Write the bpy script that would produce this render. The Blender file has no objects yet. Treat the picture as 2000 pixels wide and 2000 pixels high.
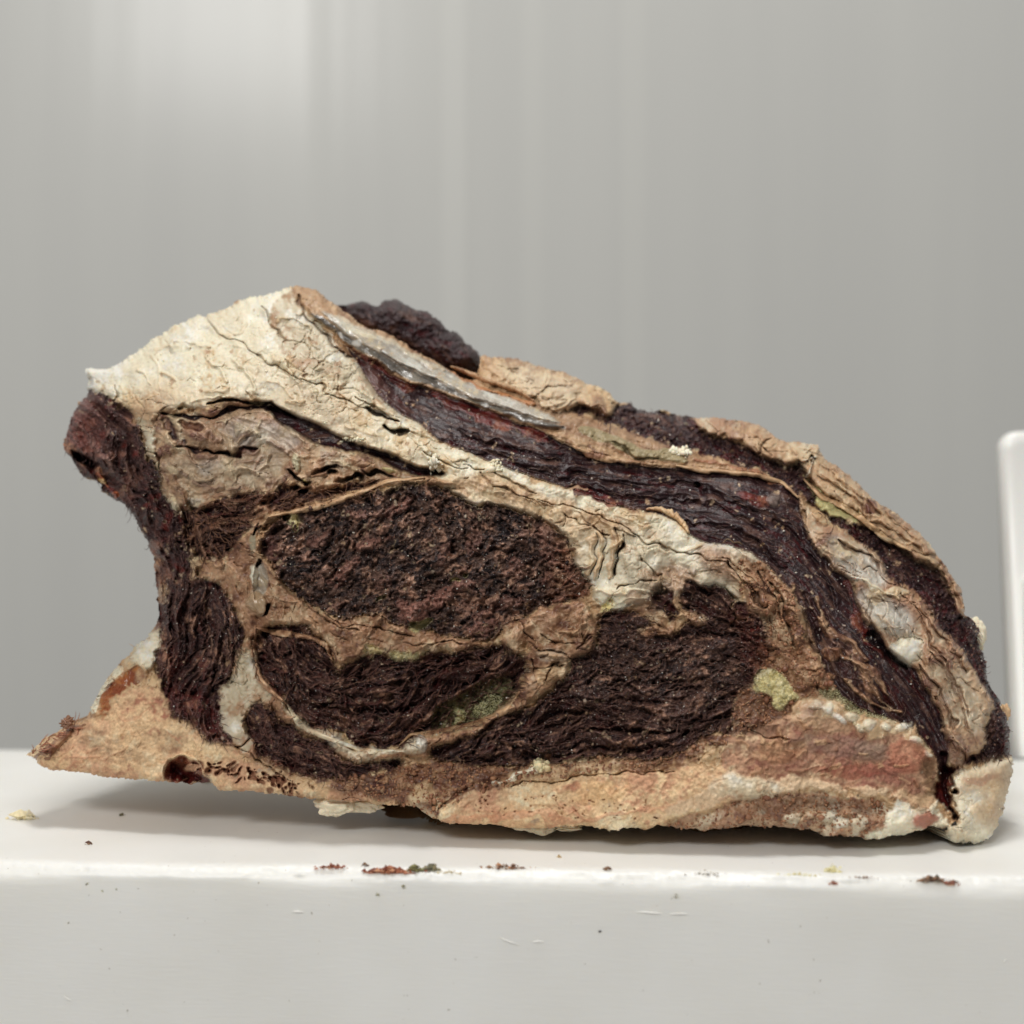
import bpy, math, random
import numpy as np
from mathutils import Vector

# ------------------------------------------------------------------ camera, world, lamps, exposure
SC = bpy.context.scene
COL = SC.collection
CH = 0.155            # lens height above the block (metres)
FP = 3000.0           # focal length in photo pixels (photo 2000 px wide)
cam_d = bpy.data.cameras.new("camera"); cam = bpy.data.objects.new("camera", cam_d); COL.objects.link(cam)
cam.location = (0, 0, CH); cam.rotation_euler = (math.pi / 2, 0, 0)
cam_d.lens = 54; cam_d.sensor_width = 36; cam_d.clip_start = 0.01; cam_d.clip_end = 50
cam_d.dof.use_dof = True; cam_d.dof.focus_distance = 0.728; cam_d.dof.aperture_fstop = 4.5
SC.camera = cam

world = bpy.data.worlds.new("World"); SC.world = world; world.use_nodes = True
world.node_tree.nodes["Background"].inputs[0].default_value = (1.0, 0.99, 0.975, 1)
world.node_tree.nodes["Background"].inputs[1].default_value = 0.26

def area(name, loc, target, sx, sy, power, color):
    d = bpy.data.lights.new(name, 'AREA'); d.shape = 'RECTANGLE'; d.size = sx; d.size_y = sy
    d.energy = power; d.color = color
    o = bpy.data.objects.new(name, d); COL.objects.link(o); o.location = loc
    o.rotation_euler = (Vector(target) - Vector(loc)).to_track_quat('-Z', 'Y').to_euler()
    return o
area("ceiling_lamp_behind_camera", (-0.98, -2.2, 1.95), (0.0, 1.1, 0.2), 0.80, 0.60, 68, (1.0, 0.985, 0.955))
area("ceiling_lamp_over_block", (-0.06, 0.70, 2.1), (0.0, 0.74, 0.0), 0.62, 0.34, 24, (1.0, 0.985, 0.955))
SC.view_settings.view_transform = 'Standard'; SC.view_settings.look = 'None'
SC.view_settings.exposure = 0.0; SC.view_settings.gamma = 1.0

# ------------------------------------------------------------------ helpers
def lin(c):
    c = np.asarray(c, dtype=np.float64) / 255.0
    return np.where(c <= 0.04045, c / 12.92, ((c + 0.055) / 1.055) ** 2.4)
def tag(o, label=None, cat=None, group=None, kind=None):
    if label: o["label"] = label
    if cat: o["category"] = cat
    if group: o["group"] = group
    if kind: o["kind"] = kind
    return o
def empty(name, loc=(0, 0, 0), rz=0):
    o = bpy.data.objects.new(name, None); COL.objects.link(o); o.location = loc; o.rotation_euler = (0, 0, rz)
    o.empty_display_size = 0.02
    return o
def mesh_np(name, V, F, mat, parent=None, colors=None, smooth=True):
    """V (n,3), F (m,k) with k = 3 or 4"""
    me = bpy.data.meshes.new(name)
    V = np.ascontiguousarray(V, dtype=np.float32); F = np.ascontiguousarray(F, dtype=np.int32)
    m, k = F.shape
    me.vertices.add(len(V)); me.vertices.foreach_set("co", V.ravel())
    me.loops.add(m * k); me.loops.foreach_set("vertex_index", F.ravel())
    me.polygons.add(m); me.polygons.foreach_set("loop_start", np.arange(0, m * k, k, dtype=np.int32))
    me.update(calc_edges=True)
    me.polygons.foreach_set("use_smooth", np.full(m, smooth, dtype=bool))
    if colors is not None:
        a = me.color_attributes.new("tissue", 'FLOAT_COLOR', 'POINT')
        c = np.ones((len(V), 4), dtype=np.float32); c[:, :3] = colors
        a.data.foreach_set("color", c.ravel())
    me.materials.append(mat)
    o = bpy.data.objects.new(name, me); COL.objects.link(o)
    if parent: o.parent = parent
    return o

def new_mat(name):
    m = bpy.data.materials.new(name); m.use_nodes = True
    nt = m.node_tree; return m, nt, nt.nodes["Principled BSDF"]
def tissue_mat(name, rough, sss=0.0, spec=0.5, bump=0.25, bscale=1400, var=0.25, coat=0.0):
    m, nt, b = new_mat(name); N = nt.nodes; L = nt.links
    at = N.new("ShaderNodeAttribute"); at.attribute_name = "tissue"
    tc = N.new("ShaderNodeTexCoord")
    n1 = N.new("ShaderNodeTexNoise"); n1.inputs["Scale"].default_value = bscale; n1.inputs["Detail"].default_value = 4
    n1.inputs["Roughness"].default_value = 0.65
    n2 = N.new("ShaderNodeTexNoise"); n2.inputs["Scale"].default_value = bscale * 0.45; n2.inputs["Detail"].default_value = 5
    L.new(tc.outputs["Object"], n1.inputs["Vector"]); L.new(tc.outputs["Object"], n2.inputs["Vector"])
    mr = N.new("ShaderNodeMapRange"); mr.inputs["From Min"].default_value = 0.3; mr.inputs["From Max"].default_value = 0.7
    mr.inputs["To Min"].default_value = 1 - var; mr.inputs["To Max"].default_value = 1 + var
    L.new(n2.outputs["Fac"], mr.inputs["Value"])
    vm = N.new("ShaderNodeVectorMath"); vm.operation = 'SCALE'
    L.new(at.outputs["Color"], vm.inputs[0]); L.new(mr.outputs["Result"], vm.inputs["Scale"])
    L.new(vm.outputs["Vector"], b.inputs["Base Color"])
    rr = N.new("ShaderNodeMapRange"); rr.inputs["From Min"].default_value = 0.35; rr.inputs["From Max"].default_value = 0.65
    rr.inputs["To Min"].default_value = max(0.08, rough - 0.16); rr.inputs["To Max"].default_value = min(1, rough + 0.16)
    L.new(n1.outputs["Fac"], rr.inputs["Value"]); L.new(rr.outputs["Result"], b.inputs["Roughness"])
    b.inputs["Specular IOR Level"].default_value = spec
    if sss:
        b.inputs["Subsurface Weight"].default_value = sss
        b.inputs["Subsurface Radius"].default_value = (1.0, 0.55, 0.35); b.inputs["Subsurface Scale"].default_value = 0.0016
    if coat:
        b.inputs["Coat Weight"].default_value = coat; b.inputs["Coat Roughness"].default_value = 0.25
    bp = N.new("ShaderNodeBump"); bp.inputs["Strength"].default_value = bump; bp.inputs["Distance"].default_value = 0.0006
    L.new(n1.outputs["Fac"], bp.inputs["Height"]); L.new(bp.outputs["Normal"], b.inputs["Normal"])
    return m
MAT = dict(
    fat=tissue_mat("dry_fat", 0.50, 0.32, 0.45, 0.22, 1100, 0.08),
    web=tissue_mat("dry_connective_tissue", 0.47, 0.15, 0.45, 0.35, 1200, 0.16),
    grain=tissue_mat("crumbly_dried_muscle", 0.34, 0.0, 0.34, 0.9, 1500, 0.42),
    fibre=tissue_mat("fibrous_dried_muscle", 0.30, 0.0, 0.38, 0.8, 1500, 0.38),
    smooth=tissue_mat("glossy_dried_muscle", 0.27, 0.0, 0.42, 0.5, 1500, 0.3),
    bone=tissue_mat("sawn_bone", 0.72, 0.05, 0.3, 0.5, 1600, 0.2),
    silver=tissue_mat("silver_skin", 0.28, 0.25, 0.6, 0.2, 900, 0.08),
    mould=tissue_mat("yellow_mould", 0.9, 0.1, 0.1, 0.5, 1700, 0.15),
)

# ------------------------------------------------------------------ the setting: wall
def box(name, x0, x1, y0, y1, z0, z1, mat, parent=None, bevel=0.0, seg=3):
    V = np.array([(x, y, z) for z in (z0, z1) for y in (y0, y1) for x in (x0, x1)])
    F = np.array([(0, 2, 3, 1), (4, 5, 7, 6), (0, 1, 5, 4), (2, 6, 7, 3), (0, 4, 6, 2), (1, 3, 7, 5)])
    o = mesh_np(name, V, F, mat, parent, smooth=False)
    if bevel:
        md = o.modifiers.new("bevel", 'BEVEL'); md.width = bevel; md.segments = seg
        for p in o.data.polygons: p.use_smooth = True
        md.harden_normals = True
    return o
wm, nt, b = new_mat("painted_cold_room_panel")
b.inputs["Base Color"].default_value = (*lin((176, 176, 170)), 1); b.inputs["Roughness"].default_value = 0.20
b.inputs["Specular IOR Level"].default_value = 0.10
tc = nt.nodes.new("ShaderNodeTexCoord"); mp = nt.nodes.new("ShaderNodeMapping"); mp.inputs["Scale"].default_value = (9, 1, 0.35)
no = nt.nodes.new("ShaderNodeTexNoise"); no.inputs["Scale"].default_value = 2.2; no.inputs["Detail"].default_value = 2
mr = nt.nodes.new("ShaderNodeMix"); mr.data_type = 'RGBA'
mr.inputs["A"].default_value = (*lin((182, 182, 179)), 1); mr.inputs["B"].default_value = (*lin((190, 190, 186)), 1)
nt.links.new(tc.outputs["Object"], mp.inputs["Vector"]); nt.links.new(mp.outputs["Vector"], no.inputs["Vector"])
nt.links.new(no.outputs["Fac"], mr.inputs["Factor"]); nt.links.new(mr.outputs["Result"], b.inputs["Base Color"])
bp = nt.nodes.new("ShaderNodeBump"); bp.inputs["Strength"].default_value = 0.22; bp.inputs["Distance"].default_value = 0.002
nt.links.new(no.outputs["Fac"], bp.inputs["Height"]); nt.links.new(bp.outputs["Normal"], b.inputs["Normal"])
WY = 1.62
def wall_profile():
    pts = []
    def X(px): return (px - 1000) / FP * WY
    # x, forward offset; panel sheets with shallow pressed ribs and a joint strip
    P = [(-1600, 0.0), (560, 0.0), (600, -0.0005), (650, 0.0), (3700, 0.0)]
    return [(X(a), WY + o) for a, o in P]
wp = wall_profile()
V = []; F = []
for x, y in wp: V += [(x, y, -0.6), (x, y, 1.6)]
for i in range(len(wp) - 1): F.append((2 * i, 2 * i + 2, 2 * i + 3, 2 * i + 1))
wall = mesh_np("wall", np.array(V), np.array(F), wm, smooth=False); tag(wall, kind="structure")
md = wall.modifiers.new("thick", 'SOLIDIFY'); md.thickness = 0.04; md.offset = -1
def strip(pa, pb, shade, proud):
    m_, nt_, b_ = new_mat("painted_joint_strip"); b_.inputs["Base Color"].default_value = (*lin(shade), 1); b_.inputs["Roughness"].default_value = .3; b_.inputs["Specular IOR Level"].default_value = 0.1
    xa, xb = (pa - 1000) / FP * WY, (pb - 1000) / FP * WY
    return box("joint_strip", xa, xb, WY - proud, WY + .002, -.6, 1.6, m_, wall, bevel=proud * .45)
strip(862, 912, (190, 190, 186), .0008); strip(1020, 1062, (188, 188, 184), .0003); strip(1214, 1260, (188, 188, 184), .0003)

# ------------------------------------------------------------------ grid and noise
STEP = 1.5
X0, X1, Y0, Y1 = 20, 2000, 535, 1675
gx = np.arange(X0, X1, STEP, dtype=np.float32); gy = np.arange(Y0, Y1, STEP, dtype=np.float32)
W_, H_ = len(gx), len(gy)
PX, PY = np.meshgrid(gx, gy)
rng = np.random.default_rng(7)
def boxblur1(a, r, axis):
    n = 2 * r + 1
    pad = [(0, 0), (0, 0)]; pad[axis] = (r + 1, r)
    c = np.cumsum(np.pad(a, pad, mode='edge').astype(np.float64), axis=axis)
    if axis == 0: return ((c[n:] - c[:-n]) / n).astype(np.float32)
    return ((c[:, n:] - c[:, :-n]) / n).astype(np.float32)
def blur(a, px):                       # gaussian-like blur, radius in photo px
    r = max(1, int(round(px / STEP)))
    for _ in range(3):
        a = boxblur1(a, r, 0); a = boxblur1(a, r, 1)
    return a
def resize(c, n, m):
    h, w = c.shape
    yy = np.linspace(0, h - 1.001, n); xx = np.linspace(0, w - 1.001, m)
    yi = yy.astype(int); xi = xx.astype(int); fy = (yy - yi)[:, None]; fx = (xx - xi)[None]
    a = c[yi][:, xi]; b_ = c[yi][:, xi + 1]; d = c[yi + 1][:, xi]; e = c[yi + 1][:, xi + 1]
    return ((a * (1 - fx) + b_ * fx) * (1 - fy) + (d * (1 - fx) + e * fx) * fy).astype(np.float32)
def gn(scale):                         # unit-variance smooth noise with features about `scale` px
    if scale >= 12:
        f = max(2, int(scale / STEP / 3))
        n = rng.standard_normal((H_ // f + 6, W_ // f + 6)).astype(np.float32)
        for _ in range(2):
            n = boxblur1(n, 1, 0); n = boxblur1(n, 1, 1)
        n = resize(n, H_, W_)
        n = boxblur1(boxblur1(n, f // 2 + 1, 0), f // 2 + 1, 1)
    else:
        n = rng.standard_normal((H_, W_)).astype(np.float32)
        r = max(1, int(round(scale / STEP / 2.6)))
        for _ in range(2):
            n = boxblur1(n, r, 0); n = boxblur1(n, r, 1)
    return (n - n.mean()) / n.std()
def fbm(scale, octs=4, gain=0.55):
    s = 0; a = 1
    for i in range(octs):
        if scale < 2.2: break
        s = s + a * gn(scale); a *= gain; scale *= 0.5
    return s / s.std()
def samp(a, x, y):                     # nearest lookup in photo px
    xi = np.clip(((x - X0) / STEP + 0.5).astype(np.int32), 0, W_ - 1)
    yi = np.clip(((y - Y0) / STEP + 0.5).astype(np.int32), 0, H_ - 1)
    return a[yi, xi]
def S(a, lo, hi):
    t = np.clip((a - lo) / (hi - lo), 0, 1); return t * t * (3 - 2 * t)
wx = 5.0 * gn(70) + 2.6 * gn(26) + 1.5 * gn(10); wy = 5.0 * gn(70) + 2.6 * gn(26) + 1.5 * gn(10)
XW = PX + wx; YW = PY + wy
XS = PX + 0.35 * wx; YS = PY + 0.35 * wy          # gentle warp for clean shapes

def worley(cell, sx=1.0, ang=0.0, wamp=0.0):
    ca, sa = math.cos(math.radians(ang)), math.sin(math.radians(ang))
    x = PX + wamp * wx; y = PY + wamp * wy
    u = (x * ca + y * sa) / (cell * sx) + 50; v = (-x * sa + y * ca) / cell + 50
    iu = np.floor(u).astype(np.int32); iv = np.floor(v).astype(np.int32)
    T = 512; jx = rng.random((T, T)).astype(np.float32); jy = rng.random((T, T)).astype(np.float32); jid = rng.random((T, T)).astype(np.float32)
    f1 = np.full(u.shape, 9, np.float32); f2 = f1.copy(); cid = f1.copy()
    for dx in (-1, 0, 1):
        for dy in (-1, 0, 1):
            a = (iu + dx) % T; b_ = (iv + dy) % T
            d = np.hypot(iu + dx + jx[b_, a] - u, iv + dy + jy[b_, a] - v).astype(np.float32)
            m = d < f1
            f2 = np.where(m, f1, np.minimum(f2, d)); cid = np.where(m, jid[b_, a], cid); f1 = np.where(m, d, f1)
    return f1, f2 - f1, cid

# fibre direction (degrees, picture plane, clockwise from +x because y runs down)
FL = [(250, 900, 60), (300, 1030, 62), (380, 1150, 75), (400, 1300, 100), (430, 1420, 70), (350, 1200, 95),
      (600, 1000, -25), (750, 1050, -45), (900, 1100, -40), (1050, 1150, -20), (800, 1200, -10), (950, 980, 30),
      (560, 1300, 35), (650, 1380, 15), (750, 1400, -8), (850, 1340, -25), (950, 1290, -28), (560, 1250, 60), (700, 1320, -15),
      (520, 1420, 40), (600, 1470, 22), (750, 1495, 2), (1150, 1400, -5), (1000, 1450, -8), (1200, 1460, -2), (1400, 1400, -25),
      (1300, 1300, -30), (1200, 1240, -15), (1450, 1280, 20), (1400, 1220, 15), (800, 800, 38), (740, 750, 45), (950, 880, 18), (1100, 910, 12),
      (1250, 950, 12), (1400, 970, 12), (1500, 1040, 22), (1560, 1080, 45), (1620, 1160, 50), (1700, 1280, 50), (1780, 1370, 55),
      (1400, 850, 25), (1550, 920, 35), (1650, 1010, 35), (1750, 1100, 48), (1850, 1220, 60), (1930, 1380, 75), (1940, 1450, 90),
      (480, 960, -12), (650, 950, -8), (900, 930, 10), (1100, 980, 22), (1300, 1070, 28), (1450, 1130, 45), (1600, 1270, 50), (1550, 1200, 55),
      (700, 830, 22), (500, 700, 28), (300, 720, 20), (860, 870, 20), (1700, 1150, 52), (1800, 1300, 58), (1870, 1400, 70),
      (200, 1450, -10), (400, 1500, 25), (700, 1540, 5), (1000, 1570, -8), (1300, 1560, -6), (1600, 1560, 3), (1750, 1590, 2), (1200, 850, 18)]
fl = np.array(FL, float)
f = 8
cx = PX[::f, ::f]; cy = PY[::f, ::f]
d2 = (cx[..., None] - fl[:, 0]) ** 2 + (cy[..., None] - fl[:, 1]) ** 2 + 400
w = 1 / d2 ** 1.5
c2 = (w * np.cos(np.radians(2 * fl[:, 2]))).sum(-1); s2 = (w * np.sin(np.radians(2 * fl[:, 2]))).sum(-1)
c2, s2 = resize(c2, H_, W_), resize(s2, H_, W_)
_l = np.full(PX.shape, 1e9, np.float32)
for (a, b_), (c, d_) in zip([(700, 720), (900, 830), (1300, 960), (1550, 1040), (1720, 1250)], [(900, 830), (1300, 960), (1550, 1040), (1720, 1250), (1850, 1450)]):
    t_ = np.clip(((PX - a) * (c - a) + (PY - b_) * (d_ - b_)) / ((c - a) ** 2 + (d_ - b_) ** 2), 0, 1)
    _l = np.minimum(_l, np.hypot(PX - a - t_ * (c - a), PY - b_ - t_ * (d_ - b_)))
_k = 0.3 + 0.7 * np.clip((_l - 50) / 60, 0, 1)
TH = 0.5 * np.arctan2(s2, c2) + _k * (0.26 * gn(50) + 0.20 * gn(22))
DX, DY = np.cos(TH).astype(np.float32), np.sin(TH).astype(np.float32)
def lic(base, n, step=1.5, wob=None):
    acc = base.copy(); x1, y1 = PX.copy(), PY.copy(); x2, y2 = PX.copy(), PY.copy()
    for i in range(n):
        dx, dy = samp(DX, x1, y1), samp(DY, x1, y1); x1 = x1 + dx * step; y1 = y1 + dy * step; acc += samp(base, x1, y1)
        dx, dy = samp(DX, x2, y2), samp(DY, x2, y2); x2 = x2 - dx * step; y2 = y2 - dy * step; acc += samp(base, x2, y2)
    return (acc - acc.mean()) / acc.std()
LF = lic(gn(2.6), 9, 2.0)          # fine fibres
LM = lic(gn(6), 12, 3.0)           # bundles
LB = lic(gn(16), 10, 6.0)          # broad folds
LC = lic(gn(5), 11, 2.5)           # colour streaks (independent of relief)
LG = lic(gn(3.2), 3, 1.6)          # short crumbs
XF, XG = fbm(14, 3, .8), fbm(10, 3, .9); LK = lic(gn(3.0), 2, 1.5); LK2 = lic(gn(4.5), 3, 1.8)
N300, N120, N60, N25, N10, N4 = gn(300), gn(120), gn(60), gn(25), gn(10), gn(4)
M120, M60, M25, M10 = gn(120), gn(60), gn(25), gn(10)
F1a, Ea, Ia = worley(34, 1.5, 25, 1.2)
F1b, Eb, Ib = worley(15, 1.2, 10, 0.9)
F1c, Ec, Ic = worley(7, 1.0, 0, 0.5)

# ------------------------------------------------------------------ painter: relief (mm toward lens), colour, tissue weights, label
TIS = ['fat', 'web', 'grain', 'fibre', 'smooth', 'bone', 'silver', 'mould']
Wt = {t: np.zeros((H_, W_), np.float32) for t in TIS}
HM = np.zeros((H_, W_), np.float32)
CO = np.zeros((H_, W_, 3), np.float32)
LAB = np.zeros((H_, W_), np.int16)
PARTS = {}   # id -> (name, material key, label)
def raster(poly):
    """even-odd fill of a smoothed polygon on the regular grid"""
    p = np.array(poly, float)
    q = []
    n = len(p)
    for i in range(n):                                  # one Chaikin pass
        a, b_ = p[i], p[(i + 1) % n]
        q.append(a * 0.82 + b_ * 0.18); q.append(a * 0.18 + b_ * 0.82)
    q = np.array(q); r = np.roll(q, -1, 0)
    m = np.zeros((H_, W_), np.float32)
    for j in range(max(0, int((q[:, 1].min() - Y0) / STEP) - 1), min(H_, int((q[:, 1].max() - Y0) / STEP) + 2)):
        y = gy[j]
        c = (q[:, 1] <= y) != (r[:, 1] <= y)
        if not c.any(): continue
        xs = np.sort(q[c, 0] + (y - q[c, 1]) / (r[c, 1] - q[c, 1]) * (r[c, 0] - q[c, 0]))
        for a, b_ in zip(xs[::2], xs[1::2]):
            i0 = int(math.ceil((a - X0) / STEP)); i1 = int((b_ - X0) / STEP) + 1
            m[j, max(0, i0):max(0, i1)] = 1
    return m
def palette(cols, n1, n2=None):
    """mix of albedo colours (sRGB) by independent noises"""
    c = [lin(x).astype(np.float32) for x in cols]
    n1 = n1 / n1.std(); t = S(n1 + .35 * XF, -1.6, 1.6)[..., None]
    out = c[0] * (1 - t) + c[1] * t
    if len(c) > 2:
        n2 = n2 / n2.std() * .85 + .45 * XG; t = S(n2, 0.1, 2.0)[..., None]; out = out * (1 - t) + c[2] * t
    if len(c) > 3:
        t = S(-n2, 0.3, 2.1)[..., None]; out = out * (1 - t) + c[3] * t
    return out
def hc(cols, n1, n2):      # higher contrast mix for crumbly dried muscle
    c = [lin(x).astype(np.float32) for x in cols]
    t = S(n1 / n1.std(), -1.1, 1.1)[..., None]; out = c[0] * (1 - t) + c[1] * t
    t = S(n2 / n2.std(), 0.5, 1.9)[..., None]; out = out * (1 - t) + c[2] * t
    if len(c) > 3:
        t = S(-n2 / n2.std(), 0.7, 1.9)[..., None]; out = out * (1 - t) + c[3] * t
    return out
PAL = dict(
    cream=lambda: palette([(242, 234, 208), (230, 218, 190), (214, 186, 146), (238, 234, 222)], N60 + .5 * N25, M60 + .4 * M25),
    greyfat=lambda: palette([(226, 214, 188), (204, 188, 158), (180, 146, 114), (232, 226, 210)], N25 + .5 * M60, M25 + .5 * N60),
    tan=lambda: palette([(198, 160, 120), (218, 186, 144), (154, 114, 86), (228, 206, 168)], N25 + .6 * LC, M60 + .5 * N10),
    browntan=lambda: palette([(166, 124, 94), (188, 148, 114), (112, 74, 56), (208, 180, 146)], N25 + .6 * LC, M25 + .6 * N10),
    pinktan=lambda: palette([(182, 142, 112), (202, 170, 136), (130, 90, 74), (214, 196, 168)], M25 + .5 * N60, N25 + .5 * M60),
    grain=lambda: hc([(56, 44, 42), (92, 70, 60), (158, 122, 102), (38, 31, 32)], M10 + .6 * LK + .8 * XF, .8 * LK2 + .7 * M25 + .7 * N10),
    fibre=lambda: hc([(52, 36, 35), (80, 56, 50), (148, 112, 92), (62, 26, 24)], LC + .6 * LK + .3 * N25, LF * .6 + .6 * M25 + .5 * LK2),
    purple=lambda: hc([(42, 26, 29), (54, 35, 36), (90, 64, 56), (66, 22, 24)], LC + .4 * N25, .5 * M25 + .9 * LC + .5 * LK),
    flap=lambda: hc([(66, 42, 38), (52, 36, 36), (116, 80, 66), (90, 36, 30)], N25 + .6 * LC + .4 * LK, M25 + .7 * N10),
    red=lambda: palette([(104, 36, 30), (74, 26, 26), (140, 84, 62)], N10 + .6 * LC, M25),
    bone=lambda: palette([(196, 154, 122), (212, 178, 138), (166, 114, 90), (216, 192, 156)], N60 + .6 * N10, M60 + .6 * M10),
    bonepale=lambda: palette([(214, 178, 138), (226, 198, 156), (196, 150, 118), (228, 212, 178)], N60 + .5 * N10, M60 + .5 * M10),
    boneramp=lambda: palette([(178, 136, 108), (154, 118, 94), (146, 98, 80), (206, 176, 142)], N25 + .6 * N10, M25 + .4 * M60 + .5 * N10),
    redbrown=lambda: palette([(142, 100, 76), (108, 74, 58), (186, 148, 114), (90, 48, 40)], N10 + .6 * N25 + .4 * N4, M25 + .8 * M10),
    silver=lambda: palette([(196, 188, 174), (168, 158, 144), (208, 190, 158), (220, 216, 204)], LC + .5 * N25, M25 + .4 * LC),
    greyband=lambda: palette([(122, 115, 106), (106, 100, 94), (136, 128, 116)], LC, N25),
    amber=lambda: palette([(164, 90, 40), (132, 64, 32), (180, 120, 70)], N25, M25),
    mould=lambda: palette([(230, 216, 160), (212, 196, 142), (238, 228, 194)], N10, M25),
    olive=lambda: palette([(96, 88, 60), (118, 110, 76), (60, 48, 38)], N10 + N25, M10),
    rim=lambda: palette([(178, 140, 104), (200, 166, 128), (142, 100, 74)], LC, M25),
)
PALC = {k: fn() for k, fn in PAL.items()}
def paint(part, poly, tissue, pal, h=None, bevel=6, warp='full', alpha=1.0, label=None, soft=1.5, name_new=False):
    m0 = raster(poly)
    xw, yw = (XW, YW) if warp == 'full' else (XS, YS)
    m = samp(m0, xw, yw)
    if warp == 'full':
        m = blur(m, 6) + .15 * np.clip(XF, -2, 2) + .08 * np.clip(XG, -2, 2)
        sc_ = S(m, .30, .70); m = (m > .5).astype(np.float32)
        if soft > 2: sc_ = blur(m, soft)
    else: sc_ = boxblur1(boxblur1(m, 1, 0), 1, 1) if soft <= 2 else blur(m, soft)
    sc_ = sc_ * alpha
    apply_mask(m, sc_, part, tissue, pal, h, bevel, label, name_new)
    return m
def apply_mask(m, sc_, part, tissue, pal, h, bevel, label=None, name_new=False):
    global HM
    c = PALC[pal] if isinstance(pal, str) else lin(pal).astype(np.float32)
    CO[:] = CO * (1 - sc_[..., None]) + c * sc_[..., None]
    if h is not None:
        s = blur(m, bevel / 3.0)
        HM[:] = HM * (1 - s) + h * s
    if tissue:
        for t in TIS: Wt[t] *= (1 - sc_)
        Wt[tissue] += sc_
    if part:
        LAB[m > 0.5] = get_id(part, tissue, label, name_new)
def get_id(part, tissue, label, name_new):
    if not name_new:
        for k, v in PARTS.items():
            if v[0] == part and v[2] == label: return k
    k = len(PARTS) + 1; PARTS[k] = (part, tissue, label); return k
def dist_line(pts, x, y):
    """distance to polyline and running parameter 0..1"""
    p = np.array(pts, float); L = np.r_[0, np.cumsum(np.hypot(*np.diff(p, axis=0).T))]; L /= L[-1]
    best = np.full(x.shape, 1e9, np.float32); t_ = np.zeros(x.shape, np.float32)
    for i in range(len(p) - 1):
        a = p[i]; v = p[i + 1] - a; n = v @ v
        t = np.clip(((x - a[0]) * v[0] + (y - a[1]) * v[1]) / n, 0, 1)
        d = np.hypot(x - a[0] - t * v[0], y - a[1] - t * v[1])
        m = d < best; best = np.where(m, d, best); t_ = np.where(m, L[i] + t * (L[i + 1] - L[i]), t_)
    return best, t_
def stroke(pts, width, h=0.0, pal=None, alpha=1.0, taper=True, warp='full', part=None, tissue=None, label=None, wn=0.35):
    """raised (h>0) or sunk (h<0) line; only its neighbourhood is touched"""
    p = np.array(pts); mg = width * 2 + 24
    i0 = max(0, int((p[:, 0].min() - mg - X0) / STEP)); i1 = min(W_, int((p[:, 0].max() + mg - X0) / STEP))
    j0 = max(0, int((p[:, 1].min() - mg - Y0) / STEP)); j1 = min(H_, int((p[:, 1].max() + mg - Y0) / STEP))
    sl = (slice(j0, j1), slice(i0, i1))
    xw, yw = (XW, YW) if warp == 'full' else (XS, YS)
    d, t = dist_line(pts, xw[sl], yw[sl])
    w_ = width * 0.5 * (1 + wn * M25[sl])
    if taper: w_ = w_ * np.clip(4.5 * np.sqrt(np.clip(t * (1 - t), 0, 1)), 0.12, 1)
    w_ = np.maximum(w_, 0.6)
    s = np.exp(-(d / w_) ** 2 * 0.9).astype(np.float32)
    HM[sl] += h * s
    m = S(w_ - d, -0.9, 0.9) * alpha
    if pal is not None:
        c = PALC[pal][sl] if isinstance(pal, str) else lin(pal).astype(np.float32)
        CO[sl] = CO[sl] * (1 - m[..., None]) + c * m[..., None]
    if tissue:
        for q in TIS: Wt[q][sl] *= (1 - m)
        Wt[tissue][sl] += m
    if part: LAB[sl] = np.where((m > 0.5) & (LAB[sl] > 0), get_id(part, tissue, label, False), LAB[sl])
def blob(x, y, rx, ry, ang, pal, h=0.0, alpha=1.0, part=None, tissue=None, label=None, ragged=0.25, edge=0.25, name_new=False, pit=False):
    R = max(rx, ry) * 1.8 + 10
    i0 = max(0, int((x - R - X0) / STEP)); i1 = min(W_, int((x + R - X0) / STEP))
    j0 = max(0, int((y - R - Y0) / STEP)); j1 = min(H_, int((y + R - Y0) / STEP))
    sl = (slice(j0, j1), slice(i0, i1)); a = math.radians(ang)
    u = (XW[sl] - x) * math.cos(a) + (YW[sl] - y) * math.sin(a); v = -(XW[sl] - x) * math.sin(a) + (YW[sl] - y) * math.cos(a)
    d = np.sqrt((u / rx) ** 2 + (v / ry) ** 2) + ragged * (0.6 * N10[sl] + 0.5 * M25[sl]) * 0.5
    m = (1 - S(d, 1 - edge, 1 + edge)) * alpha
    if pit: HM[sl] += h * (1 - S(d, 0.3, 1.1))
    else: HM[sl] += h * np.sqrt(np.clip(1 - d * d, 0, 1))
    if pal is not None:
        c = PALC[pal][sl] if isinstance(pal, str) else lin(pal).astype(np.float32)
        CO[sl] = CO[sl] * (1 - m[..., None]) + c * m[..., None]
    if tissue:
        for q in TIS: Wt[q][sl] *= (1 - m)
        Wt[tissue][sl] += m
    if part: LAB[sl] = np.where((m > 0.5) & (LAB[sl] > 0), get_id(part, tissue, label, name_new), LAB[sl])

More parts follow.
